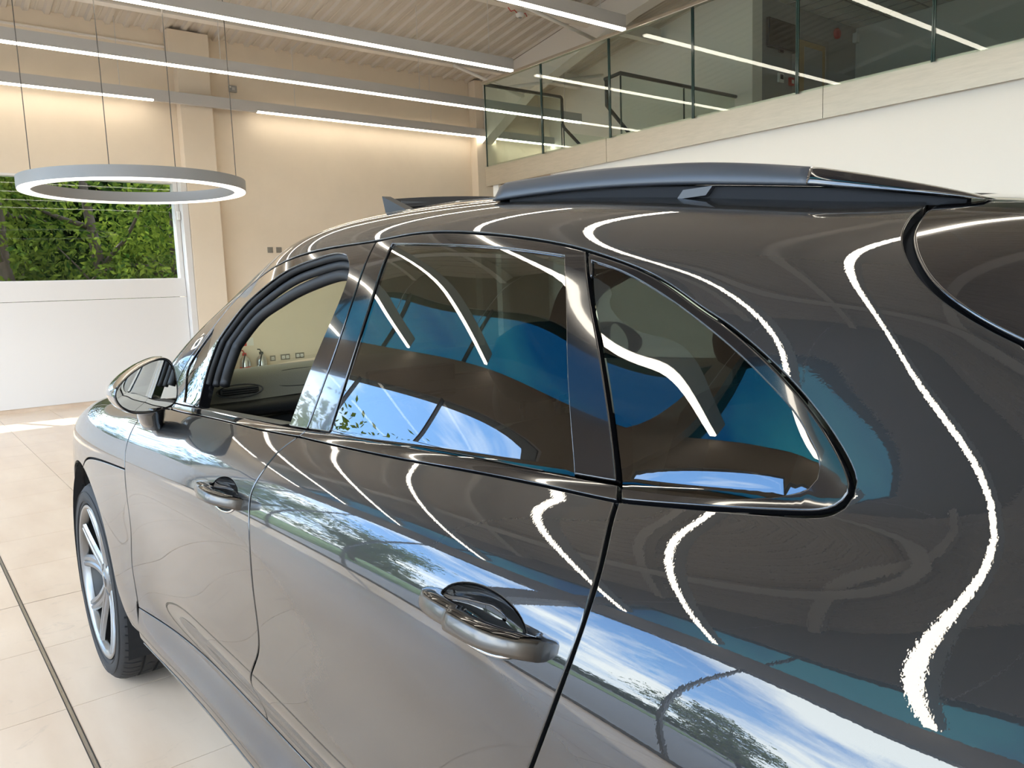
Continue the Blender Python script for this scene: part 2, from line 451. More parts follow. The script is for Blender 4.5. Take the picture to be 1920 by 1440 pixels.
# ---- ribbed roof deck, falling towards the end wall
m = MB(); pitch = 0.235; y = YF + 0.15; prof = []
while y > -12.2:
    prof += [(y, 0.0), (y - 0.055, 0.0), (y - 0.075, 0.038), (y - 0.115, 0.038), (y - 0.125, 0.030), (y - 0.145, 0.030), (y - 0.155, 0.038), (y - 0.215, 0.038)]
    y -= pitch
vs = []
for x in (XW + 0.2, XB - 0.2):
    vs += [(x, p[0], deck_z(x) + p[1]) for p in prof]
n = len(prof)
m.add(vs, [(k, k + 1, n + k + 1, n + k) for k in range(n - 1)])
dk = m.obj('ceiling', 'deck', fix=False); struct(dk, 'ribbed pale metal roof deck')
# outer roof skin
MB().add([(XW + 0.3, YF + 0.3, deck_z(XW) + 0.12), (XW + 0.3, -12.3, deck_z(XW) + 0.12), (XB - 0.3, -12.3, deck_z(XB) + 0.16), (XB - 0.3, YF + 0.3, deck_z(XB) + 0.16)],
         [(0, 1, 2, 3)]).obj('roof_skin', 'deck', dk)

# rafters along X over the pilasters, deep at the wall
def rafter(yc, label):
    pts_b = [(XW - 0.21, 4.0), (XW - 1.45, 4.62), (XW - 3.8, 5.24), (XB + 0.02, deck_z(XB) - 0.36)]
    poly = pts_b + [(XB + 0.02, deck_z(XB + 0.02) - 0.01), (XW - 0.21, deck_z(XW - 0.21) - 0.01)]
    t = empty('rafter', (XW, yc, 0)); tag(t, label, 'rafter', 'white steel rafters')
    m = MB(); m.prism(poly, 1, -0.05, 0.05); m.v = [(v[0] - XW, v[1], v[2]) for v in m.v]
    m.obj('web', 'steel_white', t)
    fl = MB()
    for a, b in zip(pts_b[:-1], pts_b[1:]):
        fl.add([(a[0] - XW, -0.11, a[1]), (a[0] - XW, 0.11, a[1]), (b[0] - XW, 0.11, b[1]), (b[0] - XW, -0.11, b[1]),
                (a[0] - XW, -0.11, a[1] - 0.025), (a[0] - XW, 0.11, a[1] - 0.025), (b[0] - XW, 0.11, b[1] - 0.025), (b[0] - XW, -0.11, b[1] - 0.025)],
               [(0, 1, 2, 3), (7, 6, 5, 4), (0, 4, 5, 1), (2, 6, 7, 3), (0, 3, 7, 4), (1, 5, 6, 2)])
    fl.obj('flange', 'steel_white', t)
    return t
rafter(-7.42, 'white steel rafter rising from the column beyond the glass balustrade')
r2 = rafter(2.80, 'white steel rafter near the glazed front')
# purlins across, under the deck
for k, px_ in enumerate((10.5, 8.55, 6.6, 4.65, 2.7, 0.75, -1.2, -3.15)):
    z = deck_z(px_); m = MB()
    m.box((px_ - 0.012, -9.0, z - 0.22), (px_ + 0.012, YF, z - 0.004))
    m.box((px_ - 0.07, -9.0, z - 0.235), (px_ + 0.07, YF, z - 0.215))
    o = m.obj('purlin', 'steel_white')
    tag(o, 'pale steel purlin under the roof deck, %s from the end wall' % ['first', 'second', 'third', 'fourth', 'fifth', 'sixth', 'seventh', 'eighth'][k], 'beam', 'roof purlins')
# diagonal braces between purlin and rafter
def brace(a, b, label):
    tag(MB().tube([a, b], 0.028, 8).obj('roof_brace', 'steel_white', smooth=True), label, 'brace')
brace((10.45, -6.15, 4.98), (10.1, -7.32, 4.55), 'short round steel brace at the far end of the roof above the balustrade corner')
brace((8.45, -6.0, 5.28), (8.3, -7.3, 4.98), 'round steel brace from purlin to rafter behind the topmost strip light')
brace((9.9, -6.6, 4.55), (9.4, -8.5, 4.9), 'thin steel brace seen through the first glass panel')
# smoke detector with red wires
sd = empty('smoke_detector', (8.58, -6.02, 5.235)); tag(sd, 'white smoke detector with red wires under the roof deck', 'smoke detector')
MB().lathe([(0.0, 0.0), (0.05, 0.0), (0.062, -0.02), (0.055, -0.05), (0.02, -0.062), (0.0, -0.062)], 20, 2).obj('housing', 'plastic_white', sd, smooth=True)
MB().lathe([(0.0, -0.06), (0.022, -0.062), (0.02, -0.075), (0.0, -0.078)], 14, 2).obj('sensor_tip', 'plastic_grey', sd, smooth=True)
MB().tube([(-0.01, 0.22, 0.03), (0, 0.16, -0.01), (0, 0.1, 0.02), (0, 0.04, -0.02)], 0.007, 6).obj('wire', 'red', sd, smooth=True)
MB().tube([(0.01, -0.06, -0.02), (0, -0.10, 0.015), (0, -0.13, -0.03)], 0.007, 6).obj('wire', 'red', sd, smooth=True)

# ---- strip lights hung across the room
def strip_light(x, y0, y1, label, dark=None):
    t = empty('strip_light', (x, (y0 + y1) / 2, 4.07)); tag(t, label, 'strip light', 'pendant strip lights')
    yc = (y0 + y1) / 2; h = (y1 - y0) / 2
    MB().box((-0.032, -h, 0.018), (0.032, h, 0.15)).obj('housing', 'fixture', t)
    segs = [(-h, h)] if not dark else [(-h, dark[0] - yc), (dark[1] - yc, h)]
    for a, b in segs:
        MB().box((-0.028, a, 0.0), (0.028, b, 0.018)).obj('diffuser', 'strip_light', t)
    if dark:
        MB().box((-0.028, dark[0] - yc, 0.0), (0.028, dark[1] - yc, 0.018)).obj('diffuser_unlit', 'fixture', t)
    k = max(2, int((y1 - y0) / 2.0)); top = deck_z(x) - 4.07
    for i in range(k):
        y = -h + 0.35 + (2 * h - 0.7) * i / (k - 1)
        MB().tube([(0, y, 0.15), (0, y, top)], 0.004, 5).obj('cable', 'cable_white', t)
    return t
strip_light(11.255, -9.0, 3.94, 'pendant strip light nearest the end wall, with an unlit gap', (-3.15, -1.71))
strip_light(9.45, -8.0, 3.94, 'pendant strip light, second from the end wall, passing above the ring lamp')
strip_light(7.58, -5.02, 3.94, 'pendant strip light, third from the end wall, ending at the balustrade corner')
strip_light(5.70, -5.05, 3.94, 'pendant strip light at the top edge of the picture, ending above the handrail')
SL = {3.80: 'pendant strip light over the front seats, mirrored in the quarter window', 2.72: 'pendant strip light over the rear door, mirrored as a loop on the roof',
      1.15: 'pendant strip light mirrored as the wavy line on the rear quarter', -0.6: 'pendant strip light above the tailgate', -2.5: 'pendant strip light behind the car, nearest the back wall'}
for x in (3.80, 2.72, 1.15, -0.6, -2.5):
    strip_light(x, -5.05, 3.94, SL[x])

# ---- ring lamp
ring = empty('ring_lamp', (8.60, -0.75, 2.5)); tag(ring, 'large grey ring lamp with a glowing underside hanging on thin wires', 'pendant lamp')
R1, R0 = 1.08, 0.955
MB().lathe([(R1, 0.015), (R1, 0.125), (R0, 0.125), (R0, 0.015)], 96, 2, close=True).obj('housing', 'ring_grey', ring, smooth=True, angle=0.6)
MB().lathe([(R1 - 0.008, 0.002), (R1 - 0.008, 0.016), (R0 + 0.008, 0.016), (R0 + 0.008, 0.002)], 96, 2, close=True).obj('diffuser', 'ring_light', ring, smooth=True, angle=0.6)
for a in (105, 154, 186, 235):
    x, y = math.cos(math.radians(a)) * 1.02, math.sin(math.radians(a)) * 1.02
    MB().tube([(x, y, 0.12), (x, y, deck_z(8.6 + x) - 2.5)], 0.0042, 5).obj('suspension_wire', 'cable', ring)

# ---- gallery
ga = empty('gallery_slab', (0, -5.24, 2.79)); struct(ga, 'upper gallery floor')
def gobj(mb, name, material):
    o = mb.obj(name, material, ga); o.matrix_parent_inverse = Matrix.Translation((0, 5.24, -2.79)); return o
gobj(MB().box((XB, -12.0, 2.80), (7.1, -5.26, 3.02)), 'slab', 'wall_white')
gobj(MB().box((7.1, -6.6, 2.80), (8.44, -5.26, 3.02)), 'slab', 'wall_beige')
fx = [8.50, 6.18, 3.51, 0.84, -1.83, -4.5, XB]
for a, b in zip(fx[:-1], fx[1:]):
    gobj(MB().box((b + 0.0025, -5.262, 2.778), (a - 0.0025, -5.24, 3.055)), 'fascia_panel', 'fascia_metal')
gobj(MB().box((8.46, -6.62, 2.778), (8.482, -5.264, 3.055)), 'fascia_panel', 'fascia_metal')
tag(MB().box((8.30, -5.43, 0), (8.42, -5.30, 2.79)).obj('column', 'wall_white', bevel=0.004), 'slim white column under the corner of the gallery', 'column')
bal = empty('glass_balustrade', (8.43, -5.22, 3.055)); tag(bal, 'frameless glass balustrade with a metal handrail along the gallery edge', 'balustrade')
PX = [8.43, 7.26, 6.09, 4.92, 3.75, 2.57, 1.40, 0.23, -0.94, -2.1, -3.3]
for a, b in zip(PX[:-1], PX[1:]):
    p = MB().box((b + 0.008 - 8.43, -0.006, -0.02), (a - 0.008 - 8.43, 0.006, 1.06)).obj('pane', 'glass_balustrade', bal)
    for xx in (b + 0.008, a - 0.008):
        MB().box((xx - 8.43 - 0.006, -0.008, -0.02), (xx - 8.43 + 0.006, 0.008, 1.06)).obj('pane_edge', 'glass_edge', p)
p = MB().box((-0.006, -1.40, -0.02), (0.006, -0.02, 1.06)).obj('pane', 'glass_balustrade', bal)
MB().box((-0.008, -1.41, -0.02), (0.008, -1.40, 1.06)).obj('pane_edge', 'glass_edge', p)
MB().box((-11.8, -0.030, 1.06), (0.03, 0.030, 1.100)).obj('handrail', 'handrail', bal, bevel=0.006)
MB().tube([(0.02, -0.03, 1.075), (0.02, -1.42, 1.075)], 0.024, 10).obj('end_rail', 'rail_dark', bal, smooth=True)
# stair rails behind the glass
st = empty('stair_railing', (8.46, -6.65, 3.055)); tag(st, 'dark stair handrail dropping away behind the first glass panels', 'railing')
MB().tube([(0, 0, 1.08), (0, -0.02, 1.05), (0, -0.02, 0.70), (0, -0.06, 0.64), (0, -1.9, -0.62)], 0.024, 10).obj('handrail', 'rail_dark', st, smooth=True)
MB().box((-0.006, -1.6, -0.7), (0.006, -0.05, 0.58)).obj('pane', 'glass_balustrade', st)
MB().box((-0.008, -0.052, -0.3), (0.008, -0.040, 0.68)).obj('pane_edge', 'glass_edge', st)
sr = empty('stairwell_railing', (7.08, -6.45, 3.055)); tag(sr, 'dark handrail with glass panels around the stairwell, ending at the dark office wall', 'railing')
MB().tube([(0.28, 0, 1.06), (0.0, 0.0, 1.08), (0, -2.54, 1.08)], 0.026, 10).obj('handrail', 'rail_dark', sr, smooth=True)
for a, b in ((0.0, -1.28), (-1.3, -2.5)):
    p = MB().box((-0.006, b, 0.0), (0.006, a, 1.05)).obj('pane', 'glass_balustrade', sr)
    MB().box((-0.009, a - 0.014, 0.0), (0.009, a, 1.05)).obj('pane_edge', 'glass_edge', p)
MB().box((0.2, -0.012, 0.0), (0.21, 0.012, 1.05)).obj('post', 'glass_edge', sr)
MB().tube([(0.27, -0.02, 1.04), (0.27, -0.02, 0.72), (0.27, -0.1, 0.66), (0.27, -1.8, -0.6)], 0.026, 10).obj('stair_rail', 'rail_dark', sr, smooth=True)
stairs = MB()
for k in range(8):
    stairs.box((7.12, -6.62 - 0.265 * (k + 1), 2.85 - 0.175 * (k + 1)), (8.42, -6.62 - 0.265 * k, 3.02 - 0.175 * (k + 1)))
tag(stairs.obj('staircase', 'stair'), 'grey staircase going down behind the gallery', 'stairs')

# upstairs fittings
tv = empty('television', (6.78, -9.68, 4.9)); tag(tv, 'black television hung on the dark wall upstairs', 'television')
MB().box((-0.05, -0.36, -0.06), (0, 0.36, 0.36)).obj('cabinet', 'black_satin', tv, bevel=0.006)
MB().box((-0.053, -0.345, -0.035), (-0.049, 0.345, 0.345)).obj('screen', 'tv_black', tv)
MB().box((-0.04, -0.05, -0.10), (-0.01, 0.05, -0.05)).obj('stand_foot', 'black_satin', tv)
dr = empty('door_1', (6.8, -10.55, 3.05)); struct(dr, 'wooden office door upstairs')
MB().box((-0.03, -0.42, 0.0), (0.0, 0.42, 2.04)).obj('leaf', 'door_wood', dr)
MB().box((-0.034, -0.33, 0.9), (-0.028, 0.20, 1.95)).obj('vision_panel', 'office_grey', dr)
dfr = MB(); dfr.box((-0.05, -0.50, 0), (0, -0.42, 2.12)).box((-0.05, 0.42, 0), (0, 0.50, 2.12)).box((-0.05, -0.5, 2.04), (0, 0.5, 2.12))
dfr.obj('door_frame', 'plastic_grey', dr)
MB().tube([(-0.03, 0.34, 1.0), (-0.08, 0.34, 1.0), (-0.08, 0.22, 1.0)], 0.011, 8).obj('door_handle', 'chrome', dr, smooth=True)
al = MB().lathe([(0.0, 0.0), (0.085, 0.0), (0.085, -0.04), (0.06, -0.06), (0, -0.06)], 20, 0).obj('alarm_sounder', 'red', smooth=True); al.location = (6.8, -11.35, 5.36)
tag(al, 'round red alarm sounder high on the dark wall upstairs', 'alarm')
cp = empty('fire_call_point', (6.8, -10.0, 4.42)); tag(cp, 'square red fire call point on the dark wall under the television', 'call point')
MB().box((-0.05, -0.05, -0.06), (0, 0.05, 0.06)).obj('case', 'red', cp, bevel=0.006); MB().box((-0.053, -0.03, -0.035), (-0.049, 0.03, 0.02)).obj('window', 'plastic_white', cp)
th = empty('wall_controller', (6.8, -9.72, 4.44)); tag(th, 'white wall controller with a dark display beside the red call point', 'controller')
MB().box((-0.03, -0.07, -0.07), (0, 0.07, 0.07)).obj('case', 'plastic_white', th, bevel=0.005); MB().box((-0.033, -0.05, -0.02), (-0.029, 0.03, 0.05)).obj('display', 'black_satin', th)
sp = MB().box((6.72, -11.98, 5.30), (6.8, -11.88, 5.46)).obj('wall_speaker', 'plastic_white', bevel=0.01); tag(sp, 'small white speaker in the corner of the upstairs office', 'speaker')

# ---- sockets, switches, extinguishers on the end wall
def plate(y, z, wd, n, label, cat='socket', hgt=0.086):
    t = empty('wall_socket', (XW, y, z)); tag(t, label, cat)
    MB().box((-0.01, -wd / 2, -hgt / 2), (0, wd / 2, hgt / 2)).obj('plate', 'socket_metal', t, bevel=0.002)
    for i in range(n):
        yy = (i - (n - 1) / 2) * 0.066
        if cat == 'socket':
            MB().box((-0.0125, yy - 0.024, -0.024), (-0.009, yy + 0.024, 0.024)).obj('outlet', 'plastic_white', t)
            MB().box((-0.014, yy - 0.012, -0.006), (-0.012, yy + 0.012, -0.002)).obj('slot', 'black_rubber', t)
        else:
            MB().box((-0.016, yy - 0.012, -0.016), (-0.009, yy + 0.012, 0.016)).obj('rocker', 'socket_metal', t)
plate(-3.30, 2.085, 0.086, 1, 'square metal switch plate on the beige wall, left of the pair above the windscreen', 'switch')
plate(-3.44, 2.085, 0.086, 1, 'square metal switch plate on the beige wall, right of the pair above the windscreen', 'switch')
plate(-3.215, 0.415, 0.086, 1, 'single metal socket seen through the windscreen beside the extinguishers')
plate(-3.42, 0.42, 0.146, 2, 'double metal socket seen through the windscreen, middle of three')
plate(-3.66, 0.425, 0.146, 2, 'double metal socket seen through the windscreen, farthest from the extinguishers')
jbx = empty('junction_box', (XW, -2.90, 4.42)); tag(jbx, 'grey junction box high on the beige wall above the ring lamp', 'junction box')
MB().box((-0.05, -0.055, -0.045), (0, 0.055, 0.045)).obj('case', 'plastic_grey', jbx, bevel=0.004)
MB().box((-0.056, -0.02, -0.02), (-0.049, 0.02, 0.02)).obj('cover', 'fixture', jbx); MB().box((-0.075, 0.04, 0.005), (-0.045, 0.06, 0.025)).obj('gland', 'plastic_white', jbx)
def extinguisher(y, label, body, band, red_head=False):
    t = empty('fire_extinguisher', (XW - 0.10, y, 0)); tag(t, label, 'extinguisher', 'fire extinguishers by the end wall')
    MB().lathe([(0, 0.0), (0.072, 0.0), (0.078, 0.02), (0.078, 0.40), (0.066, 0.45), (0.035, 0.48), (0.028, 0.50), (0.0, 0.50)], 24, 2).obj('cylinder', body, t, smooth=True)
    MB().lathe([(0.0785, 0.20), (0.0795, 0.205), (0.0795, 0.33), (0.0785, 0.335)], 24, 2).obj('label_band', band, t, smooth=True)
    MB().box((-0.02, -0.025, 0.50), (0.02, 0.025, 0.54)).obj('valve', 'red' if red_head else 'black_rubber', t)
    MB().tube([(0.0, 0.0, 0.54), (-0.03, 0.03, 0.58), (-0.05, 0.07, 0.585)], 0.009, 6).obj('lever', 'red' if red_head else 'black_rubber', t, smooth=True)
    MB().tube([(-0.02, 0.0, 0.52), (-0.07, 0.02, 0.50), (-0.09, 0.06, 0.40), (-0.082, 0.075, 0.2), (-0.075, 0.07, 0.08)], 0.011, 6).obj('hose', 'black_rubber', t, smooth=True)
extinguisher(-2.74, 'polished fire extinguisher with a red label band and red head by the end wall', 'extinguisher', 'red', True)
extinguisher(-3.00, 'polished fire extinguisher with a black hose and head by the end wall', 'extinguisher', 'plastic_white')
es = empty('extinguisher_sign', (XW, -2.80, 0.70)); tag(es, 'small red and white sign above the fire extinguishers', 'sign')
MB().box((-0.006, -0.13, -0.06), (0, 0.10, 0.06)).obj('board', 'plastic_white', es); MB().box((-0.008, -0.02, -0.06), (-0.005, 0.10, 0.06)).obj('red_field', 'red', es)
MB().box((-0.010, 0.03, -0.04), (-0.007, 0.05, 0.035)).obj('pictogram', 'plastic_white', es)

# ---- glazed front (behind the photographer, seen mirrored in the car)
E1, E2, E3 = 3.56, 4.08, 4.92
fs = MB()
fs.box((XB, YF, E1), (XW, YF + 0.12, E2))
wl = struct(fs.obj('wall_left', 'spandrel'), 'glazed front of the showroom')
m = MB(); m.prism([(XB, E3), (XW, E3), (XW, deck_z(XW) + 0.1), (XB, deck_z(XB) + 0.1)], 1, YF, YF + 0.12); m.obj('upper_wall', 'spandrel', wl)
MUL = [XW - 0.1, 10.35, 8.35, 6.28, 4.25, 2.2, 0.15, -1.9, -3.95, XB + 0.05]
for i, x in enumerate(MUL):
    wd = 0.15 if i in (4, 8) else 0.016
    MB().box((x - wd, YF - (0.06 if wd > 0.1 else 0.012), 0), (x + wd, YF + (0.12 if wd > 0.1 else 0.03), E3 if wd > 0.1 else E1)).obj('column' if wd > 0.1 else 'mullion', 'spandrel' if wd > 0.1 else 'frame_grey', wl)
    if wd < 0.1:
        MB().box((x - wd, YF - 0.012, E2), (x + wd, YF + 0.03, E3)).obj('mullion', 'frame_grey', wl)
MB().box((XB, YF - 0.02, 0), (XW, YF + 0.12, 0.08)).obj('bottom_rail', 'frame_grey', wl)
for i in range(len(MUL) - 1):
    wn = empty('window_%d' % (i + 2), ((MUL[i] + MUL[i + 1]) / 2, YF + 0.02, 0)); struct(wn, 'tall window bay of the glazed front')
    h = (MUL[i] - MUL[i + 1]) / 2 - 0.02
    MB().box((-h, -0.004, 0.08), (h, 0.004, E1)).obj('pane', 'glass_clear', wn)
    MB().box((-h, -0.004, E2), (h, 0.004, E3)).obj('upper_pane', 'glass_upper', wn)

# ---- outside
gd = struct(MB().box((-60, -60, -0.5), (90, 90, -0.21)).obj('ground', 'asphalt'), 'grey paved yard outside')
gd2 = struct(MB().box((XW + 2.2, -30, -0.3), (60, 30, -0.15)).obj('lawn', 'grass'), 'grass under the trees outside the window')

# ================================================================== CAR
# ---- body surface: control rows (y, z) keyed along x, cubic B-spline around the section
KX=[-0.95,-0.85,-0.6,-0.3,-0.09,0,0.3,0.6,0.95,1.3,1.65,2,2.3,2.6,2.9,3.2,3.45,3.62,3.72]
def _t(*a): return list(a)
ROWY=[
 [.5,.6,.68,.72,.7362,.74,.75,.76,.76,.76,.76,.76,.75,.74,.73,.7,.62,.48,.3],
 [.6,.72,.8,.86,.8717,.87,.865,.86,.86,.86,.86,.865,.87,.87,.86,.82,.72,.55,.34],
 [.62,.76,.86,.92,.9283,.925,.915,.905,.9,.9,.9,.91,.92,.925,.92,.87,.76,.58,.36],
 [.63,.78,.88,.94,.9488,.945,.93,.915,.91,.91,.91,.92,.94,.945,.94,.89,.78,.6,.37],
 [.64,.79,.89,.945,.954,.95,.925,.89,.88,.88,.88,.905,.945,.955,.945,.9,.79,.61,.38],
 [.65,.8,.9,.95,.9587,.955,.93,.895,.885,.885,.887,.91,.95,.96,.95,.905,.8,.62,.39],
 [.65,.8,.905,.955,.9629,.96,.945,.925,.918,.915,.916,.925,.952,.962,.955,.91,.805,.63,.39],
 [.65,.8,.91,.96,.9677,.965,.952,.936,.93,.927,.927,.932,.952,.963,.957,.912,.81,.63,.39],
 [.65,.8,.91,.962,.9697,.967,.955,.94,.934,.931,.931,.935,.95,.962,.957,.912,.81,.63,.39],
 [.645,.795,.91,.963,.9719,.97,.962,.953,.948,.944,.943,.945,.952,.96,.953,.908,.805,.62,.38],
 [.635,.785,.9,.955,.9679,.968,.966,.962,.957,.953,.95,.949,.95,.953,.946,.905,.8,.61,.37],
 [.62,.76,.875,.93,.943,.945,.948,.948,.945,.941,.937,.934,.932,.93,.92,.875,.765,.58,.35],
 [.6,.73,.835,.885,.899,.9,.906,.91,.91,.908,.905,.9,.895,.89,.876,.825,.715,.54,.33],
 [.58,.7,.8,.842,.856,.85,.856,.862,.866,.868,.867,.86,.85,.838,.82,.76,.65,.48,.29],
 [.56,.68,.775,.806,.821,.81,.812,.818,.826,.832,.834,.825,.805,.78,.755,.69,.58,.42,.26],
 [.55,.66,.75,.778,.796,.7974,.8026,.8107,.8192,.8254,.8272,.8195,.7995,.72,.68,.61,.51,.37,.22],
 [.52,.62,.7,.738,.766,.7772,.7894,.7986,.8078,.8144,.816,.8089,.7912,.64,.59,.52,.43,.31,.18],
 [.49,.575,.645,.694,.729,.737,.7396,.7501,.7623,.7704,.771,.779,.7774,.55,.49,.43,.35,.25,.15],
 [.46,.53,.595,.648,.688,.7025,.6923,.6967,.71,.7132,.7192,.7468,.7659,.45,.39,.34,.28,.2,.11],
 [.43,.5,.555,.603,.643,.65,.668,.662,.67,.669,.668,.703,.735,.36,.3,.26,.21,.15,.08],
 [.39,.45,.5,.545,.5791,.59,.607,.617,.625,.625,.628,.66,.69,.27,.22,.19,.155,.11,.06],
 [.32,.37,.42,.46,.4974,.51,.525,.535,.545,.545,.55,.57,.58,.19,.15,.13,.11,.08,.045],
 [.22,.25,.29,.32,.343,.35,.355,.36,.37,.37,.37,.38,.38,.12,.095,.08,.07,.05,.03],
 [.11,.13,.15,.16,.1636,.165,.17,.17,.17,.17,.17,.178,.172,.06,.047,.04,.035,.025,.015],
 [0,0,0,0,0,0,0,0,0,0,0,0,0,0,0,0,0,0,0]]
ROWZ=[
 [.42,.36,.28,.24,.2383,.24,.24,.24,.24,.24,.24,.24,.24,.24,.24,.25,.27,.3,.34],
 [.44,.38,.29,.25,.2486,.25,.25,.25,.25,.25,.25,.25,.25,.25,.25,.26,.28,.31,.35],
 [.46,.4,.33,.3,.2988,.3,.3,.3,.3,.3,.3,.3,.3,.3,.3,.3,.32,.34,.37],
 [.49,.44,.39,.37,.3691,.37,.37,.37,.37,.37,.37,.37,.37,.37,.37,.37,.38,.39,.41],
 [.52,.48,.45,.43,.4288,.43,.43,.43,.43,.43,.43,.43,.43,.43,.43,.43,.43,.44,.45],
 [.55,.53,.51,.5,.4922,.49,.49,.49,.49,.49,.49,.49,.49,.49,.49,.48,.48,.48,.48],
 [.6,.58,.57,.56,.5596,.56,.555,.55,.55,.55,.55,.55,.55,.55,.55,.54,.53,.52,.51],
 [.66,.65,.65,.64,.6396,.64,.635,.63,.625,.62,.62,.62,.62,.62,.62,.6,.58,.56,.55],
 [.74,.74,.74,.74,.7404,.74,.735,.73,.725,.72,.715,.71,.71,.71,.7,.67,.64,.61,.59],
 [.82,.83,.84,.85,.851,.85,.845,.84,.835,.825,.815,.81,.8,.79,.775,.74,.7,.66,.63],
 [.89,.91,.93,.95,.9552,.955,.95,.945,.935,.92,.91,.905,.91,.925,.923,.865,.8,.73,.675],
 [.95,.98,1.01,1.03,1.033,1.035,1.03,1.02,1.005,.99,.975,.965,.968,.985,.98,.915,.84,.757,.7],
 [1,1.04,1.08,1.095,1.09,1.095,1.087,1.076,1.06,1.045,1.03,1.02,1.02,1.027,1.018,.948,.868,.777,.712],
 [1.03,1.08,1.13,1.143,1.138,1.143,1.129,1.119,1.102,1.086,1.071,1.056,1.055,1.052,1.038,.966,.884,.789,.72],
 [1.05,1.11,1.165,1.182,1.175,1.176,1.148,1.138,1.122,1.107,1.093,1.08,1.078,1.064,1.045,.974,.892,.796,.724],
 [1.07,1.14,1.2,1.215,1.207,1.198,1.166,1.153,1.137,1.122,1.108,1.092,1.09,1.072,1.049,.979,.898,.8,.727],
 [1.09,1.175,1.255,1.262,1.25,1.233,1.191,1.178,1.162,1.147,1.133,1.115,1.098,1.08,1.054,.984,.903,.804,.73],
 [1.105,1.2,1.295,1.312,1.305,1.303,1.286,1.278,1.262,1.247,1.233,1.18,1.118,1.088,1.058,.988,.907,.807,.733],
 [1.12,1.22,1.32,1.353,1.354,1.363,1.376,1.388,1.377,1.377,1.348,1.25,1.138,1.094,1.061,.991,.91,.81,.735],
 [1.13,1.23,1.338,1.385,1.391,1.405,1.43,1.457,1.47,1.465,1.437,1.318,1.156,1.098,1.063,.993,.912,.812,.737],
 [1.14,1.24,1.352,1.412,1.429,1.435,1.468,1.5,1.52,1.525,1.5,1.376,1.176,1.101,1.065,.995,.914,.813,.738],
 [1.147,1.25,1.362,1.425,1.4505,1.46,1.498,1.532,1.555,1.567,1.55,1.43,1.205,1.103,1.067,.997,.915,.814,.739],
 [1.152,1.256,1.367,1.432,1.4647,1.477,1.518,1.554,1.582,1.598,1.583,1.464,1.23,1.105,1.068,.998,.916,.815,.74],
 [1.155,1.26,1.369,1.435,1.4686,1.481,1.522,1.559,1.589,1.607,1.591,1.472,1.24,1.106,1.069,.999,.917,.815,.74],
 [1.156,1.261,1.37,1.436,1.4696,1.482,1.523,1.56,1.591,1.609,1.594,1.475,1.243,1.107,1.07,1,.917,.815,.741]]
NR=len(ROWY)
def natspl(xk,yk):
    xk=np.asarray(xk,float); yk=np.asarray(yk,float); n=len(xk); h=np.diff(xk)
    A=np.zeros((n,n)); b=np.zeros(n); A[0,0]=A[-1,-1]=1
    for i in range(1,n-1):
        A[i,i-1]=h[i-1]; A[i,i]=2*(h[i-1]+h[i]); A[i,i+1]=h[i]
        b[i]=3*((yk[i+1]-yk[i])/h[i]-(yk[i]-yk[i-1])/h[i-1])
    c=np.linalg.solve(A,b); d=np.diff(c)/(3*h); bb=np.diff(yk)/h-h*(2*c[:-1]+c[1:])/3
    def ev(x):
        x=np.clip(np.asarray(x,float),xk[0],xk[-1]); i=np.clip(np.searchsorted(xk,x)-1,0,n-2); t=x-xk[i]
        return yk[i]+t*(bb[i]+t*(c[i]+t*d[i]))
    return ev
class Surf:
    def __init__(s,KX,RY,RZ):
        ry=np.array(RY,float); rz=np.array(RZ,float)
        # extend: phantom row at start, mirror at centre
        ry=np.vstack([2*ry[0]-ry[1],ry,-ry[-2]]); rz=np.vstack([2*rz[0]-rz[1],rz,rz[-2]])
        s.fy=[natspl(KX,r) for r in ry]; s.fz=[natspl(KX,r) for r in rz]; s.n=NR
        s.VM=NR-1
        # resample tables for speed
        s.xs=np.linspace(KX[0],KX[-1],1869); s.ty=np.array([g(s.xs) for g in s.fy]); s.tz=np.array([g(s.xs) for g in s.fz])
    def ev(s,x,v):
        x=np.atleast_1d(np.asarray(x,float)); v=np.atleast_1d(np.asarray(v,float)); x,v=np.broadcast_arrays(x,v)
        v=np.clip(v,0,s.VM); i=np.minimum(v.astype(int),s.VM-1); t=v-i
        B=[(1-t)**3/6,(3*t**3-6*t**2+4)/6,(-3*t**3+3*t**2+3*t+1)/6,t**3/6]
        u=(np.clip(x,s.xs[0],s.xs[-1])-s.xs[0])/(s.xs[1]-s.xs[0]); j=np.clip(u.astype(int),1,len(s.xs)-3); w=u-j
        # cubic lagrange-ish (catmull) along x on dense table
        C=[-.5*w**3+w**2-.5*w,1.5*w**3-2.5*w**2+1,-1.5*w**3+2*w**2+.5*w,.5*w**3-.5*w**2]
        y=0;z=0
        for k in range(4):
            yy=sum(C[m]*s.ty[i+k,j+m-1] for m in range(4)); zz=sum(C[m]*s.tz[i+k,j+m-1] for m in range(4))
            y=y+B[k]*yy; z=z+B[k]*zz
        return np.stack([x,y,z],-1)
    def normal(s,x,v,e=2e-3):
        a=s.ev(np.asarray(x)+e,v)-s.ev(np.asarray(x)-e,v); b=s.ev(x,np.clip(np.asarray(v)+.02,0,s.VM))-s.ev(x,np.clip(np.asarray(v)-.02,0,s.VM))
        n=np.cross(b,a); n=n/np.maximum(np.linalg.norm(n,axis=-1,keepdims=True),1e-12); return n
SF=Surf(KX,ROWY,ROWZ)

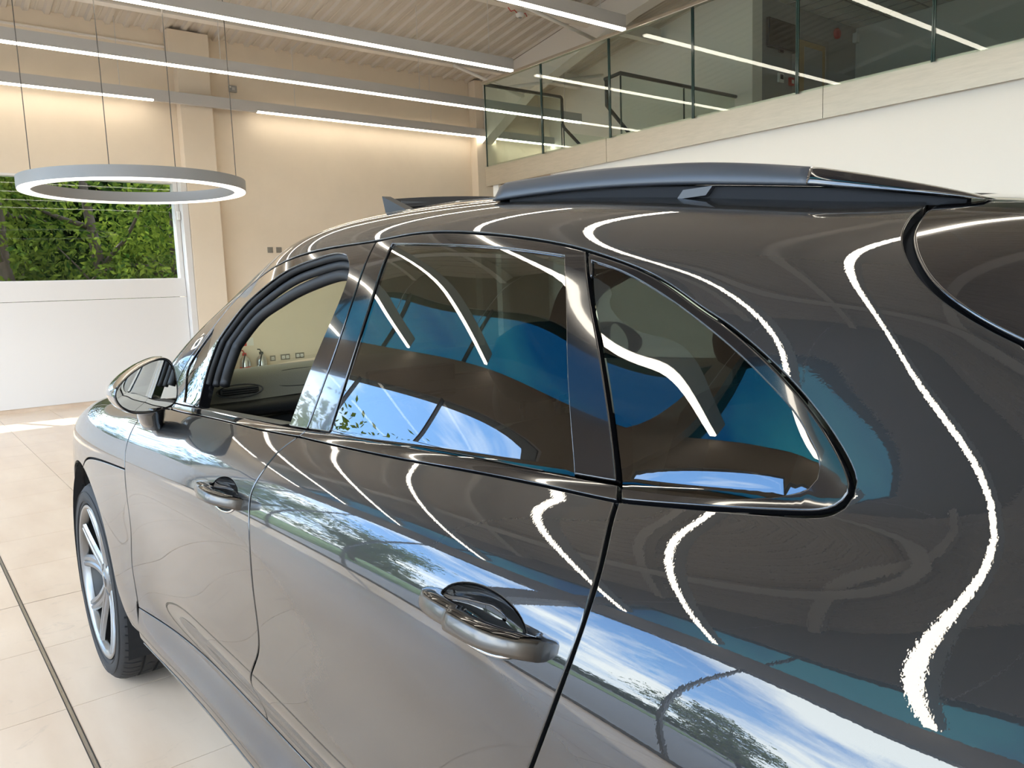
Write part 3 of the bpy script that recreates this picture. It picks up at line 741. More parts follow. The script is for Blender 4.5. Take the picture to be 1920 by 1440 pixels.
# shut lines, window outlines and gaps as (x, row) on that surface
CV = {
 'FD': [(2.0249, 13.878), (2.1638, 13.291), (2.2059, 12.58), (2.1838, 11.518), (2.1594, 10.716), (2.1406, 10.004), (2.1441, 8.958), (2.1541, 8.079), (2.1835, 6.805), (2.1866, 5.862), (2.1927, 4.782)],
 'B': [(1.1244, 13.942), (1.1387, 12.859), (1.1416, 12.008), (1.1441, 11.336), (1.1242, 10.633), (1.1207, 9.723), (1.1392, 8.977), (1.1551, 8.25), (1.1657, 7.831), (1.1915, 7.389), (1.2761, 6.31)],
 'Cg': [(0.2735, 13.766), (0.2574, 13.087), (0.238, 12.432), (0.2236, 11.779), (0.2197, 11.153), (0.2292, 10.448), (0.2673, 9.458)],
 'belt_lo': [(2.0249, 13.878), (1.6349, 14.006), (1.3587, 13.889), (1.1244, 13.942), (0.857, 13.747), (0.6589, 13.721), (0.4208, 13.925), (0.2735, 13.766)],
 'belt_hi': [(1.9699, 15.002), (1.6659, 14.895), (1.4031, 14.707), (1.1983, 14.652), (1.1101, 14.661), (1.0147, 14.714), (0.7796, 14.62), (0.6007, 14.562), (0.4795, 14.626), (0.3647, 14.624), (0.2907, 14.542)],
 'dlo_top': [(2.0336, 17.838), (1.9678, 18.738), (1.9174, 19.214), (1.7513, 19.357), (1.5265, 19.414), (1.3109, 19.454), (1.1035, 19.447), (0.9971, 19.537), (0.8746, 19.529), (0.68, 19.281), (0.5427, 19.049), (0.4764, 18.894), (0.3855, 18.597), (0.3157, 18.262), (0.2488, 17.847), (0.2053, 17.606), (0.1474, 17.209), (0.0954, 16.766), (0.0578, 16.333), (0.0302, 15.837), (0.0172, 15.413), (0.0131, 15.032), (0.0177, 14.565), (0.0331, 14.187), (0.0666, 14.007), (0.1136, 13.892), (0.1981, 13.807), (0.2713, 13.774)],
 'Bgap': [(1.1035, 19.447), (1.1003, 17.435), (1.1101, 14.661)],
 'Bbar': [(1.0315, 19.237), (1.0212, 17.32), (1.0147, 14.714)],
 'glass_r': [(1.0262, 19.248), (0.814, 19.052), (0.6619, 18.899), (0.5207, 18.727)],
 'glass_rr': [(0.5207, 18.727), (0.4412, 16.974), (0.3647, 14.624)],
 'Cgap_up': [(0.4764, 18.894), (0.4365, 17.935), (0.3954, 17.316), (0.3481, 16.623), (0.3098, 15.844), (0.288, 14.524)],
 'qglass': [(0.4544, 18.62), (0.3976, 18.44), (0.3437, 18.182), (0.2916, 17.899), (0.2411, 17.604), (0.1815, 17.221), (0.1305, 16.825), (0.0939, 16.477), (0.0689, 16.095), (0.054, 15.685), (0.0528, 15.287), (0.0614, 15.03), (0.0836, 14.756), (0.1415, 14.424), (0.2086, 14.396), (0.2803, 14.495), (0.3048, 15.885), (0.3439, 16.673), (0.3898, 17.339), (0.4296, 17.937)],
 'open': [(1.8037, 15.095), (1.8526, 16.725), (1.8685, 17.78), (1.7899, 18.368), (1.6697, 18.646), (1.5225, 18.951), (1.384, 19.112), (1.267, 19.188), (1.2111, 19.068), (1.1637, 18.542), (1.1802, 17.269), (1.1973, 15.189), (1.2092, 14.667), (1.4031, 14.707), (1.6659, 14.895)],
 'tri': [(1.9556, 15.377), (2.0217, 16.974), (2.0157, 17.594), (1.9656, 18.514), (1.9023, 17.123), (1.8406, 15.26)],
 'hoodline': [(2.7389, 9.199), (2.6834, 9.399), (2.5919, 9.577), (2.4738, 9.706), (2.3321, 9.834), (2.1406, 10.004)],
 'tail': [(0.0761, 20.85), (0.0713, 20.532), (0.0609, 19.925), (0.0495, 19.439), (0.0279, 18.85), (0.0044, 18.412), (-0.0259, 18.031), (-0.0574, 17.721), (-0.0887, 17.449)]}

_vref = np.linspace(0, SF.VM, 601)
_pref = SF.ev(np.full(601, 0.95), _vref)
_lref = np.concatenate([[0], np.cumsum(np.linalg.norm(np.diff(_pref, axis=0), axis=1))])
def v2l(v): return np.interp(v, _vref, _lref)
def l2v(l): return np.interp(l, _lref, _vref)
_vt = np.linspace(1.0, 15.0, 281)
def xz(x, z):
    """point of the body side at (x, z) as (x, v)"""
    p = SF.ev(np.full(281, x), _vt)[:, 2]
    return (x, float(np.interp(z, p, _vt)))
def xy(x, y):
    p = SF.ev(np.full(281, x), np.linspace(17, SF.VM, 281))[:, 1]
    return (x, float(np.interp(-y, -p, np.linspace(17, SF.VM, 281))))

def smooth(pts, step=0.008):
    """natural-looking curve through (x, v) points, resampled"""
    P = np.array([(p[0], v2l(p[1])) for p in pts], float)
    if len(P) == 2:
        n = max(2, int(np.linalg.norm(P[1] - P[0]) / step) + 1); t = np.linspace(0, 1, n)[:, None]; return P[0] * (1 - t) + P[1] * t
    d = np.concatenate([[0], np.cumsum(np.sqrt(np.linalg.norm(np.diff(P, axis=0), axis=1)) + 1e-9)])
    fx, fy = natspl(d, P[:, 0]), natspl(d, P[:, 1])
    s = np.linspace(0, d[-1], 400); Q = np.stack([fx(s), fy(s)], 1)
    L = np.concatenate([[0], np.cumsum(np.linalg.norm(np.diff(Q, axis=0), axis=1))])
    n = max(3, int(L[-1] / step) + 1); t = np.linspace(0, L[-1], n)
    return np.stack([np.interp(t, L, Q[:, 0]), np.interp(t, L, Q[:, 1])], 1)
def path(*segs):
    """joins smoothed curves end to end into a closed outline in (x, l)"""
    out = []
    for s in segs:
        q = smooth(s)
        for p in q:
            if not out or np.linalg.norm(np.array(out[-1]) - p) > 0.0015: out.append(p)
    if np.linalg.norm(out[0] - out[-1]) < 0.0015: out.pop()
    return np.array(out)
def area2(P):
    x, y = P[:, 0], P[:, 1]; return np.sum(x * np.roll(y, -1) - np.roll(x, -1) * y)
def inset_poly(P, d):
    if area2(P) < 0: P = P[::-1]
    a = P - np.roll(P, 1, 0); b = np.roll(P, -1, 0) - P
    a /= np.linalg.norm(a, axis=1, keepdims=True) + 1e-12; b /= np.linalg.norm(b, axis=1, keepdims=True) + 1e-12
    na = np.stack([-a[:, 1], a[:, 0]], 1); nb = np.stack([-b[:, 1], b[:, 0]], 1)
    m = na + nb; ln = np.linalg.norm(m, axis=1, keepdims=True); m /= np.maximum(ln, 1e-6)
    c = np.maximum((m * na).sum(1, keepdims=True), 0.5)
    return P + m * d / c
def inside(P, q):
    x, y = q[:, 0], q[:, 1]; r = np.zeros(len(q), bool); n = len(P); j = n - 1
    for i in range(n):
        xi, yi = P[i]; xj, yj = P[j]
        if yi != yj:
            c = ((yi > y) != (yj > y)) & (x < (xj - xi) * (y - yi) / (yj - yi) + xi); r ^= c
        j = i
    return r

def panel_data(outline, holes=(), step=0.016, gap=0.0024, depth=0.012, offset=0.0, flange=True, centre=False, rad=0.0022):
    """triangulates the outline on the body surface; returns verts, faces, normals"""
    g = gap + (rad if flange else 0)
    P = inset_poly(np.array(outline), g)
    H = [inset_poly(np.array(h), -g) for h in holes]
    if centre: P[:, 1] = np.where(np.array(P[:, 1]) > v2l(SF.VM) - g * 2.5, v2l(SF.VM), P[:, 1])
    loops = [P] + H
    lo = P.min(0); hi = P.max(0)
    gx = np.arange(lo[0], hi[0], step); gy = np.arange(lo[1], hi[1], step * 0.866)
    G = np.array([(x + (0.5 * step if k % 2 else 0), y) for k, y in enumerate(gy) for x in gx])
    ok = inside(P, G)
    for h in H: ok &= ~inside(h, G)
    G = G[ok]
    B = np.vstack(loops)
    if len(G):
        dmin = np.full(len(G), 9.0)
        for k in range(0, len(B), 200):
            dd = np.linalg.norm(G[:, None, :] - B[None, k:k + 200, :], axis=2).min(1); dmin = np.minimum(dmin, dd)
        G = G[dmin > step * 0.45]
    V = [Vector((p[0], p[1])) for p in np.vstack([B, G])]
    E = []; n0 = 0
    for L in loops:
        n = len(L); E += [(n0 + i, n0 + (i + 1) % n) for i in range(n)]; n0 += n
    rv, re, rf, *_ = delaunay_2d_cdt(V, E, [], 0, 1e-6)
    q = np.array([(p.x, p.y) for p in rv]); F = np.array([f for f in rf if len(f) == 3])
    cen = q[F].mean(1); ok = inside(P, cen)
    for h in H: ok &= ~inside(h, cen)
    F = F[ok]
    a2 = (q[F[:, 1], 0] - q[F[:, 0], 0]) * (q[F[:, 2], 1] - q[F[:, 0], 1]) - (q[F[:, 2], 0] - q[F[:, 0], 0]) * (q[F[:, 1], 1] - q[F[:, 0], 1])
    F = F[np.abs(a2) > 1e-10]
    xs = q[:, 0]; vv = l2v(q[:, 1])
    pos = SF.ev(xs, vv); nor = SF.normal(xs, vv)
    # face winding so that it faces outwards
    fn = np.cross(pos[F[:, 1]] - pos[F[:, 0]], pos[F[:, 2]] - pos[F[:, 0]])
    flip = (fn * nor[F[:, 0]]).sum(1) < 0
    F[flip] = F[flip][:, ::-1]
    pos = pos + offset * nor
    verts = list(map(tuple, pos)); faces = [tuple(map(int, f)) for f in F]; norms = list(map(tuple, nor))
    if flange:
        cnt = {}
        for f in faces:
            for i in range(3):
                e = (f[i], f[(i + 1) % 3]); cnt[e] = cnt.get(e, 0) + 1
        bd = [e for e in cnt if (e[1], e[0]) not in cnt]
        if centre: bd = [e for e in bd if not (vv[e[0]] > SF.VM - 1e-3 and vv[e[1]] > SF.VM - 1e-3)]
        out = {}
        for a, b in bd:
            d = pos[b] - pos[a]; d /= np.linalg.norm(d) + 1e-12; o = np.cross(d, nor[a]); 
            for i in (a, b): out[i] = out.get(i, 0) + o
        base = {}
        for i, o in out.items():
            o = o / (np.linalg.norm(o) + 1e-12); n = nor[i]; base[i] = len(verts)
            p = pos[i]
            for po, no in ((p + o * rad * 0.7 - n * rad * 0.3, n + o), (p + o * rad - n * rad, o), (p + o * rad - n * depth, o)):
                verts.append(tuple(po)); norms.append(tuple(no / (np.linalg.norm(no) + 1e-12)))
        for a, b in bd:
            ra = [a] + [base[a] + k for k in range(3)]; rb = [b] + [base[b] + k for k in range(3)]
            for k in range(3): faces.append((rb[k], ra[k], ra[k + 1], rb[k + 1]))
    return verts, faces, norms
def mirror_data(d):
    v, f, n = d
    return [(p[0], -p[1], p[2]) for p in v], [tuple(reversed(q)) for q in f], [(p[0], -p[1], p[2]) for p in n]
def join_data(a, b):
    k = len(a[0]); return a[0] + b[0], a[1] + [tuple(i + k for i in q) for q in b[1]], a[2] + b[2]
def data_obj(name, d, material, parent):
    me = bpy.data.meshes.new(name); me.from_pydata(d[0], [], d[1]); me.update()
    me.polygons.foreach_set('use_smooth', [True] * len(me.polygons))
    me.normals_split_custom_set_from_vertices(d[2])
    me.materials.append(MATS[material] if isinstance(material, str) else material)
    o = bpy.data.objects.new(name, me); COL.objects.link(o); o.parent = parent; return o

car = empty('car', (0, 0, 0))
tag(car, 'glossy dark grey metallic SUV with its front side window lowered', 'car')
backing = ([], [], [])
def add_backing(outline, holes=(), centre=False, mirror=True, offset=-0.014):
    global backing
    d = panel_data(outline, holes, step=0.05, gap=0.0, offset=offset, flange=False, centre=centre)
    backing = join_data(backing, d)
    if mirror: backing = join_data(backing, mirror_data(d))
def both(name, outline, material, holes=(), back=True, parent=None, **kw):
    """left and right part"""
    d = panel_data(outline, holes, **kw)
    l = data_obj(name, d, material, parent[0] if parent else car); r = data_obj(name, mirror_data(d), material, parent[1] if parent else car)
    if back: add_backing(outline, holes)
    return l, r
def across(name, outline, material, holes=(), back=True, **kw):
    d = panel_data(outline, holes, centre=True, **kw)
    o = data_obj(name, join_data(d, mirror_data(d)), material, car)
    if back: add_backing(outline, holes, centre=True)
    return o

# ---- shut lines and outlines
XA, ZA, RA = 2.805, 0.385, 0.432          # front wheel arch
def arc(cx, a0, a1, r, n=14): return [(cx + r * math.cos(math.radians(a0 + (a1 - a0) * i / n)), ZA + r * math.sin(math.radians(a0 + (a1 - a0) * i / n))) for i in range(n + 1)]
FD = CV['FD'] + [xz(2.195, 0.455)]
BG = CV['B'] + [xz(1.287, 0.53), xz(1.290, 0.459)]
CG = CV['Cg'] + [xz(0.335, 0.775), xz(0.425, 0.655), xz(0.495, 0.54), xz(0.535, 0.463)]
BELT = CV['belt_lo']                       # from A pillar to C pillar
iB = 3
door_f_bottom = [xz(2.195, 0.455), xz(1.75, 0.456), xz(1.290, 0.459)]
door_r_bottom = [xz(1.290, 0.459), xz(0.9, 0.461), xz(0.535, 0.463)]
def ell(cx, cz, a, b, rot=0.0, n=40):
    o = []
    for k in range(n):
        t = 2 * math.pi * k / n; u, w = a * math.cos(t), b * math.sin(t)
        o.append(xz(cx + u * math.cos(rot) - w * math.sin(rot), cz + u * math.sin(rot) + w * math.cos(rot)))
    return np.array([(p[0], v2l(p[1])) for p in o])
CUP_F = ell(1.285, 0.984, 0.082, 0.030); CUP_R = ell(0.375, 1.010, 0.082, 0.030)
front_door = both('front_door', path(FD, door_f_bottom, BG[::-1], BELT[:iB + 1][::-1]), PAINT, [CUP_F])
rear_door = both('rear_door', path(BG, door_r_bottom, CG[::-1], BELT[iB:][::-1]), PAINT, [CUP_R])
# bonnet of clamshell form, wings, bumpers
hl = CV['hoodline']
arch_pts = arc(XA, 96, 24, RA, 10)
hood_edge = [xz(2.739, 0.812)] + [tuple(p) for p in hl[1:]]
iH = 5
arch_front = [xz(*p) for p in arc(XA, 98.8, 35, RA, 12)]
nose_lo = [arch_front[-1], xz(3.32, 0.66), xz(3.5, 0.66), xz(3.66, 0.655)]
across('bonnet', path([tuple(p) for p in CV['FD'][:6]][::-1], [CV['FD'][0], (2.13, 14.6), (2.30, 15.5), (2.42, 17.0)], [(2.42, 17.0), (2.47, 19.5), (2.50, 22), (2.51, 24)],
                      [(2.51, 24), (3.66, 24)], [(3.66, 24), (3.66, 11)], nose_lo[::-1], arch_front[::-1], hood_edge), PAINT)
arch_rear = [xz(*p) for p in arc(XA, 98.8, 168, RA, 14)] + [xz(2.345, 0.40), xz(2.30, 0.36)]
both('front_wing', path(hood_edge[::-1], arch_rear, [xz(2.30, 0.36), xz(2.215, 0.36)], [xz(2.215, 0.36), xz(2.21, 0.45), FD[-2]] , FD[5:-1][::-1]), PAINT)
af2 = [xz(*p) for p in arc(XA, 35, -8, RA, 10)]
across_lo = [(3.66, 11), (3.66, 24)]
d = panel_data(path(nose_lo, [nose_lo[-1], (3.70, 8), (3.68, 3), (3.6, 1.2)], [(3.6, 1.2), (3.23, 1.2)], [(3.23, 1.2), af2[-1]], af2[::-1]), step=0.02)
fb = data_obj('front_bumper', join_data(d, mirror_data(d)), PAINT, car)
# nose closing plate and grille
MB().box((3.60, -0.42, 0.30), (3.69, 0.42, 0.66)).obj('grille', 'black_satin', car, bevel=0.02)
MB().box((3.55, -0.60, 0.52), (3.66, 0.60, 0.72)).obj('nose_panel', PAINT, car, bevel=0.04)
# window areas
dl = CV['dlo_top']
DLO_F = [CV['belt_hi'][0], (2.09, 15.1), (2.115, 16.6)] ; 
df_top = [tuple(p) for p in dl[:7]]
sail = [xz(2.025, 1.090), (2.075, 15.3), (2.075, 16.5), tuple(dl[0])]
bh = [tuple(p) for p in CV['belt_hi']]
cu = [tuple(p) for p in CV['Cgap_up']]
trim_line_f = [tuple(p) for p in BELT[:iB + 1]]
tri = path([CV['tri'][0], CV['tri'][1], CV['tri'][2], CV['tri'][3]], [CV['tri'][3], CV['tri'][4], CV['tri'][5]], [CV['tri'][5], CV['tri'][0]])
opening = path([CV['open'][0], CV['open'][1], CV['open'][2]], [tuple(p) for p in CV['open'][2:9]], [tuple(p) for p in CV['open'][8:12]], [tuple(p) for p in CV['open'][11:]] + [CV['open'][0]])
frame_f = path(sail, df_top, [tuple(p) for p in CV['Bgap']], [CV['Bgap'][-1], bh[3], bh[2], bh[1], sail[0]])
glass_r = path([tuple(p) for p in CV['glass_r']], [tuple(p) for p in CV['glass_rr']], bh[5:10][::-1], [CV['Bbar'][2], CV['Bbar'][1], CV['glass_r'][0]])
frame_r = path([tuple(p) for p in dl[6:12]], cu, [cu[-1]] + bh[4:10][::-1] + [tuple(CV['Bgap'][-1])], [tuple(p) for p in CV['Bgap']][::-1])
q_out = path([tuple(p) for p in dl[11:]], [tuple(dl[-1]), cu[-1]], cu[::-1])
q_glass = path([tuple(p) for p in CV['qglass'][:16]], [tuple(p) for p in CV['qglass'][15:]] + [tuple(CV['qglass'][0])])
both('window_frame', frame_f, 'black_gloss', [tri, opening], back=False, parent=front_door, depth=0.03, step=0.014)
both('window_frame', frame_r, 'black_gloss', [glass_r], back=False, parent=rear_door, depth=0.010, step=0.014)
both('quarter_window_frame', q_out, 'black_gloss', [q_glass], back=False, depth=0.010, step=0.012)
both('fixed_window', tri, 'glass_privacy', back=False, parent=front_door, flange=False, gap=-0.002, offset=-0.004)
both('window_glass', glass_r, 'glass_privacy', back=False, parent=rear_door, flange=False, gap=-0.002, offset=-0.0035)
both('quarter_window', q_glass, 'glass_privacy', back=False, flange=False, gap=-0.002, offset=-0.0035)
# right front door keeps its glass up
d = mirror_data(panel_data(opening, flange=False, gap=-0.004, offset=-0.006)); data_obj('window_glass', d, 'glass_screen', front_door[1])
# belt trims
both('belt_trim', path([sail[0], bh[1], bh[2], bh[3], bh[4]], [bh[4], trim_line_f[-1]], trim_line_f[::-1], [trim_line_f[0], sail[0]]), 'black_gloss', parent=front_door, gap=0.0006, rad=0.0016, depth=0.008)
both('belt_trim', path([bh[4]] + bh[5:10] + [cu[-1]], [cu[-1], tuple(BELT[-1])], [tuple(p) for p in BELT[iB:]][::-1], [tuple(BELT[iB]), bh[4]]), 'black_gloss', parent=rear_door, gap=0.0006, rad=0.0016, depth=0.008)
# one-piece body side: pillars, roof rail, quarter
RJ = 21.25
tl = [tuple(p) for p in CV['tail']]
tail_dn = [tl[-1], xz(-0.20, 1.245) if False else (-0.20, 16.0), (-0.34, 14.2), (-0.50, 12.6), (-0.62, 11.6)]
arch_r = [xz(*[p[0], p[1]]) for p in arc(0.0, 172, 8, RA, 24)]
side = path([CV['FD'][0], (2.13, 14.6), (2.30, 15.5), (2.42, 17.0)], [(2.42, 17.0), (2.33, 18.3), (2.2, 19.3), (2.0, 19.85), (1.78, 20.1), (1.66, 20.6), (1.56, RJ)],
            [(1.56, RJ), (0.095, RJ)], [(0.095, RJ)] + tl, tail_dn, [tail_dn[-1], (-0.60, 9.5), (-0.56, 7.5)], [(-0.56, 7.5), (-0.46, 6.0), arch_r[0]], arch_r,
            [arch_r[-1], xz(0.47, 0.43), CG[-1]], CG[::-1], [CG[0], tuple(dl[-1])], [tuple(p) for p in dl][::-1], sail[::-1], [sail[0], CV['FD'][0]])
both('body_side', side, PAINT, step=0.014)
across('roof', path([(1.56, RJ), (1.56, 24)], [(1.56, 24), (0.105, 24)], [(0.105, 24), (0.095, RJ)], [(0.095, RJ), (1.56, RJ)]), PAINT)
across('windscreen', path([(2.42, 17.0), (2.33, 18.3), (2.2, 19.3), (2.0, 19.85), (1.78, 20.1), (1.66, 20.6), (1.56, RJ)], [(1.56, RJ), (1.56, 24)], [(1.56, 24), (2.51, 24)], [(2.51, 24), (2.50, 22), (2.47, 19.5), (2.42, 17.0)]),
       'glass_screen', back=False, flange=False, gap=0.001, offset=-0.004)
d = panel_data(path([(1.50, 21.6), (1.50, 24)], [(1.50, 24), (1.38, 24)], [(1.38, 24), (1.38, 21.6)], [(1.38, 21.6), (1.50, 21.6)]), flange=False, gap=0, offset=0.0015, centre=True)
# tailgate: gloss black upper part with the spoiler, painted lower part, dark rear window
hx = [(-0.20, 16.0), (-0.34, 14.2), (-0.50, 12.6), (-0.62, 11.6)]
across('tailgate', path(tl[::-1], [(tl[0][0], RJ), (0.085, 24)] if False else [tl[0], (0.085, 22.5), (0.095, 24)], [(0.095, 24), (-0.36, 24)], [(-0.36, 24), (-0.36, 20), (-0.34, 17.2), (-0.26, 16.0), tl[-1]]), 'black_gloss', gap=0.006, rad=0.004, depth=0.02)
across('rear_window', path([tl[-1], (-0.26, 16.0), (-0.34, 17.2), (-0.36, 20), (-0.36, 24)], [(-0.36, 24), (-0.88, 24)], [(-0.88, 24), (-0.80, 15.5), (-0.62, 13.2), (-0.48, 12.9)], [(-0.48, 12.9), (-0.34, 14.25), (-0.2, 16.05), tl[-1]]), 'black_gloss', gap=0.003)
d = panel_data(path([(-0.62, 11.6), (-0.60, 9.5), (-0.56, 7.5)], [(-0.56, 7.5), (-0.46, 6.0), arch_r[0]], [arch_r[0], (-0.47, 3.0), (-0.5, 1.2)], [(-0.5, 1.2), (-0.80, 1.2)], [(-0.80, 1.2), (-0.93, 4), (-0.945, 9), (-0.93, 13), (-0.88, 15.3)], [(-0.88, 15.3), (-0.80, 15.3), (-0.62, 13.1), (-0.49, 12.75)], [(-0.49, 12.75), (-0.55, 12.2), (-0.62, 11.6)]), step=0.02)
add_backing(side)
rb = data_obj('rear_bumper', join_data(d, mirror_data(d)), PAINT, car)
MB().box((-0.93, -0.66, 0.45), (-0.88, 0.66, 1.10)).obj('rear_panel', PAINT, car, bevel=0.03)
MB().box((-0.945, -0.70, 0.93), (-0.90, 0.70, 0.99)).obj('tail_lamp', 'lamp_red', car, bevel=0.015)
# sills: painted skirt with a dark lower blade
both('side_skirt', path([xz(2.197, 0.4555), xz(1.75, 0.4565), xz(1.290, 0.4595), xz(0.9, 0.4615), xz(0.535, 0.463)], [xz(0.535, 0.463), xz(0.50, 0.40), (0.48, 2.6)], [(0.48, 2.6), (1.3, 2.35), (2.25, 2.35)], [(2.25, 2.35), xz(2.197, 0.4555)]), PAINT, gap=0.002)
both('sill_blade', path([(0.48, 2.5), (1.3, 2.25), (2.25, 2.25)], [(2.25, 2.25), (2.28, 1.2)], [(2.28, 1.2), (0.48, 1.2)], [(0.48, 1.2), (0.48, 2.5)]), PAINT, gap=0.001)
data_obj('inner_shell', backing, 'black_matte', car)
# wheel arch lips and liners
for side_ in (1, -1):
    for cx, a0, a1 in ((XA, -5, 170), (0.0, 3, 177)):
        m = MB(); top = []; bot = []
        for i in range(61):
            a = math.radians(a0 + (a1 - a0) * i / 60)
            x, z = cx + RA * math.cos(a), ZA + RA * math.sin(a)
            p = SF.ev(*xz(x, z))[0]
            x2, z2 = cx + (RA - 0.006) * math.cos(a), ZA + (RA - 0.006) * math.sin(a)
            top.append((p[0], side_ * (p[1] - 0.001), p[2])); bot.append((x2, side_ * (p[1] - 0.032), z2))
        m.loft([top, bot], close=False)
        m.obj('arch_lip', PAINT, car, smooth=True, fix=False)
        li = MB()
        li.loft([[(cx + (RA - 0.004) * math.cos(math.radians(t)), side_ * y, max(0.2, ZA + (RA - 0.004) * math.sin(math.radians(t)))) for t in range(-28, 209, 6)] for y in (0.935, 0.90, 0.60)], close=False)
        li.obj('arch_liner', 'black_matte', car, fix=False)
        MB().box((cx - RA, side_ * 0.58 - 0.01, 0.22), (cx + RA, side_ * 0.58 + 0.01, ZA + RA)).obj('arch_wall', 'black_matte', car)
# underbody
MB().box((-0.75, -0.62, 0.22), (3.35, 0.62, 0.30)).obj('underbody', 'black_matte', car)

# ---- door handles: bar over a cup
def handle(door, cx, cz, sgn):
    base = SF.ev(*xz(cx, cz))[0]; n = SF.normal(*xz(cx, cz)); n = n[0] if n.ndim > 1 else n
    t = empty('door_handle', (0, 0, 0), door)
    # cup
    rings = []
    for k, (s, dpt) in enumerate(((1.02, 0.0), (0.95, 0.012), (0.78, 0.026), (0.45, 0.034), (0.05, 0.036))):
        rr = []
        for q in range(40):
            a = 2 * math.pi * q / 40; x, z = cx + 0.082 * s * math.cos(a), cz + 0.030 * s * math.sin(a)
            p = SF.ev(*xz(x, z))[0] - n * (dpt + 0.0015); rr.append((p[0], sgn * p[1], p[2]))
        rings.append(rr)
    MB().loft(rings, caps=False).obj('cup', PAINT, t, smooth=True, fix=False)
    # bar: x from front to back, lifted off the skin in the middle
    up = np.array([0, 0, 1.0]) - n * n[2]; up /= np.linalg.norm(up)
    L = 0.112; nb = 25
    def section(u, h0, h1, t0, t1):
        pass
    top_r, face_r, all_r = [], [], []
    for i in range(nb):
        u = -1 + 2 * i / (nb - 1); x = cx - u * L
        p = SF.ev(*xz(x, cz))[0]
        lift = 0.044 * (1 - abs(u) ** 3.4) + 0.004
        if u > 0: lift = 0.047 * (1 - abs(u) ** 6) + 0.012
        th = 0.022 + 0.034 * max(0.0, (abs(u) - 0.4) / 0.6) ** 2
        hh = 0.0125 * (1 - 0.5 * max(0, -u) ** 3) * (1 - 0.12 * max(0, u) ** 6)
        inner = p + n * max(lift - th - 0.006, -0.006); outer = p + n * lift
        ring = []
        for a in range(20):
            an = 2 * math.pi * a / 20; ca, sa = math.cos(an), math.sin(an)
            ca = math.copysign(abs(ca) ** 0.55, ca); sa = math.copysign(abs(sa) ** 0.55, sa)
            q = (inner + outer) / 2 + n * (np.linalg.norm(outer - inner) / 2) * ca + up * hh * sa
            ring.append((q[0], sgn * q[1], q[2]))
        all_r.append(ring)
    bar = MB().loft(all_r); bar.obj('bar', 'handle_metal', t, smooth=True, angle=0.9)
    # gloss black cap along the top of the bar
    cap = []
    for i in range(1, nb - 1):
        r = [np.array(q) for q in all_r[i]]
        cap.append([tuple(r[k] + np.array((0, 0, 0.0016)) + (r[k] - (r[4] + r[14]) / 2 * 0 - r[k]) * 0) for k in (2, 3, 4, 5, 6, 7, 8, 9, 10)])
    MB().loft(cap, close=False).obj('cap', 'black_gloss', t, smooth=True, fix=False)
    # bright rim of the cup
    rim = []
    for q in range(41):
        a = math.pi + math.pi * q / 40; x, z = cx + 0.084 * math.cos(a), cz + 0.0315 * math.sin(a)
        p = SF.ev(*xz(x, z))[0] + n * 0.001; rim.append((p[0], sgn * p[1], p[2]))
    MB().tube(rim, 0.0022, 6).obj('cup_rim', 'chrome', t, smooth=True)
    return t
for sgn, k in ((1, 0), (-1, 1)):
    handle(front_door[k], 1.285, 0.984, sgn)
    handle(rear_door[k], 0.375, 1.010, sgn)

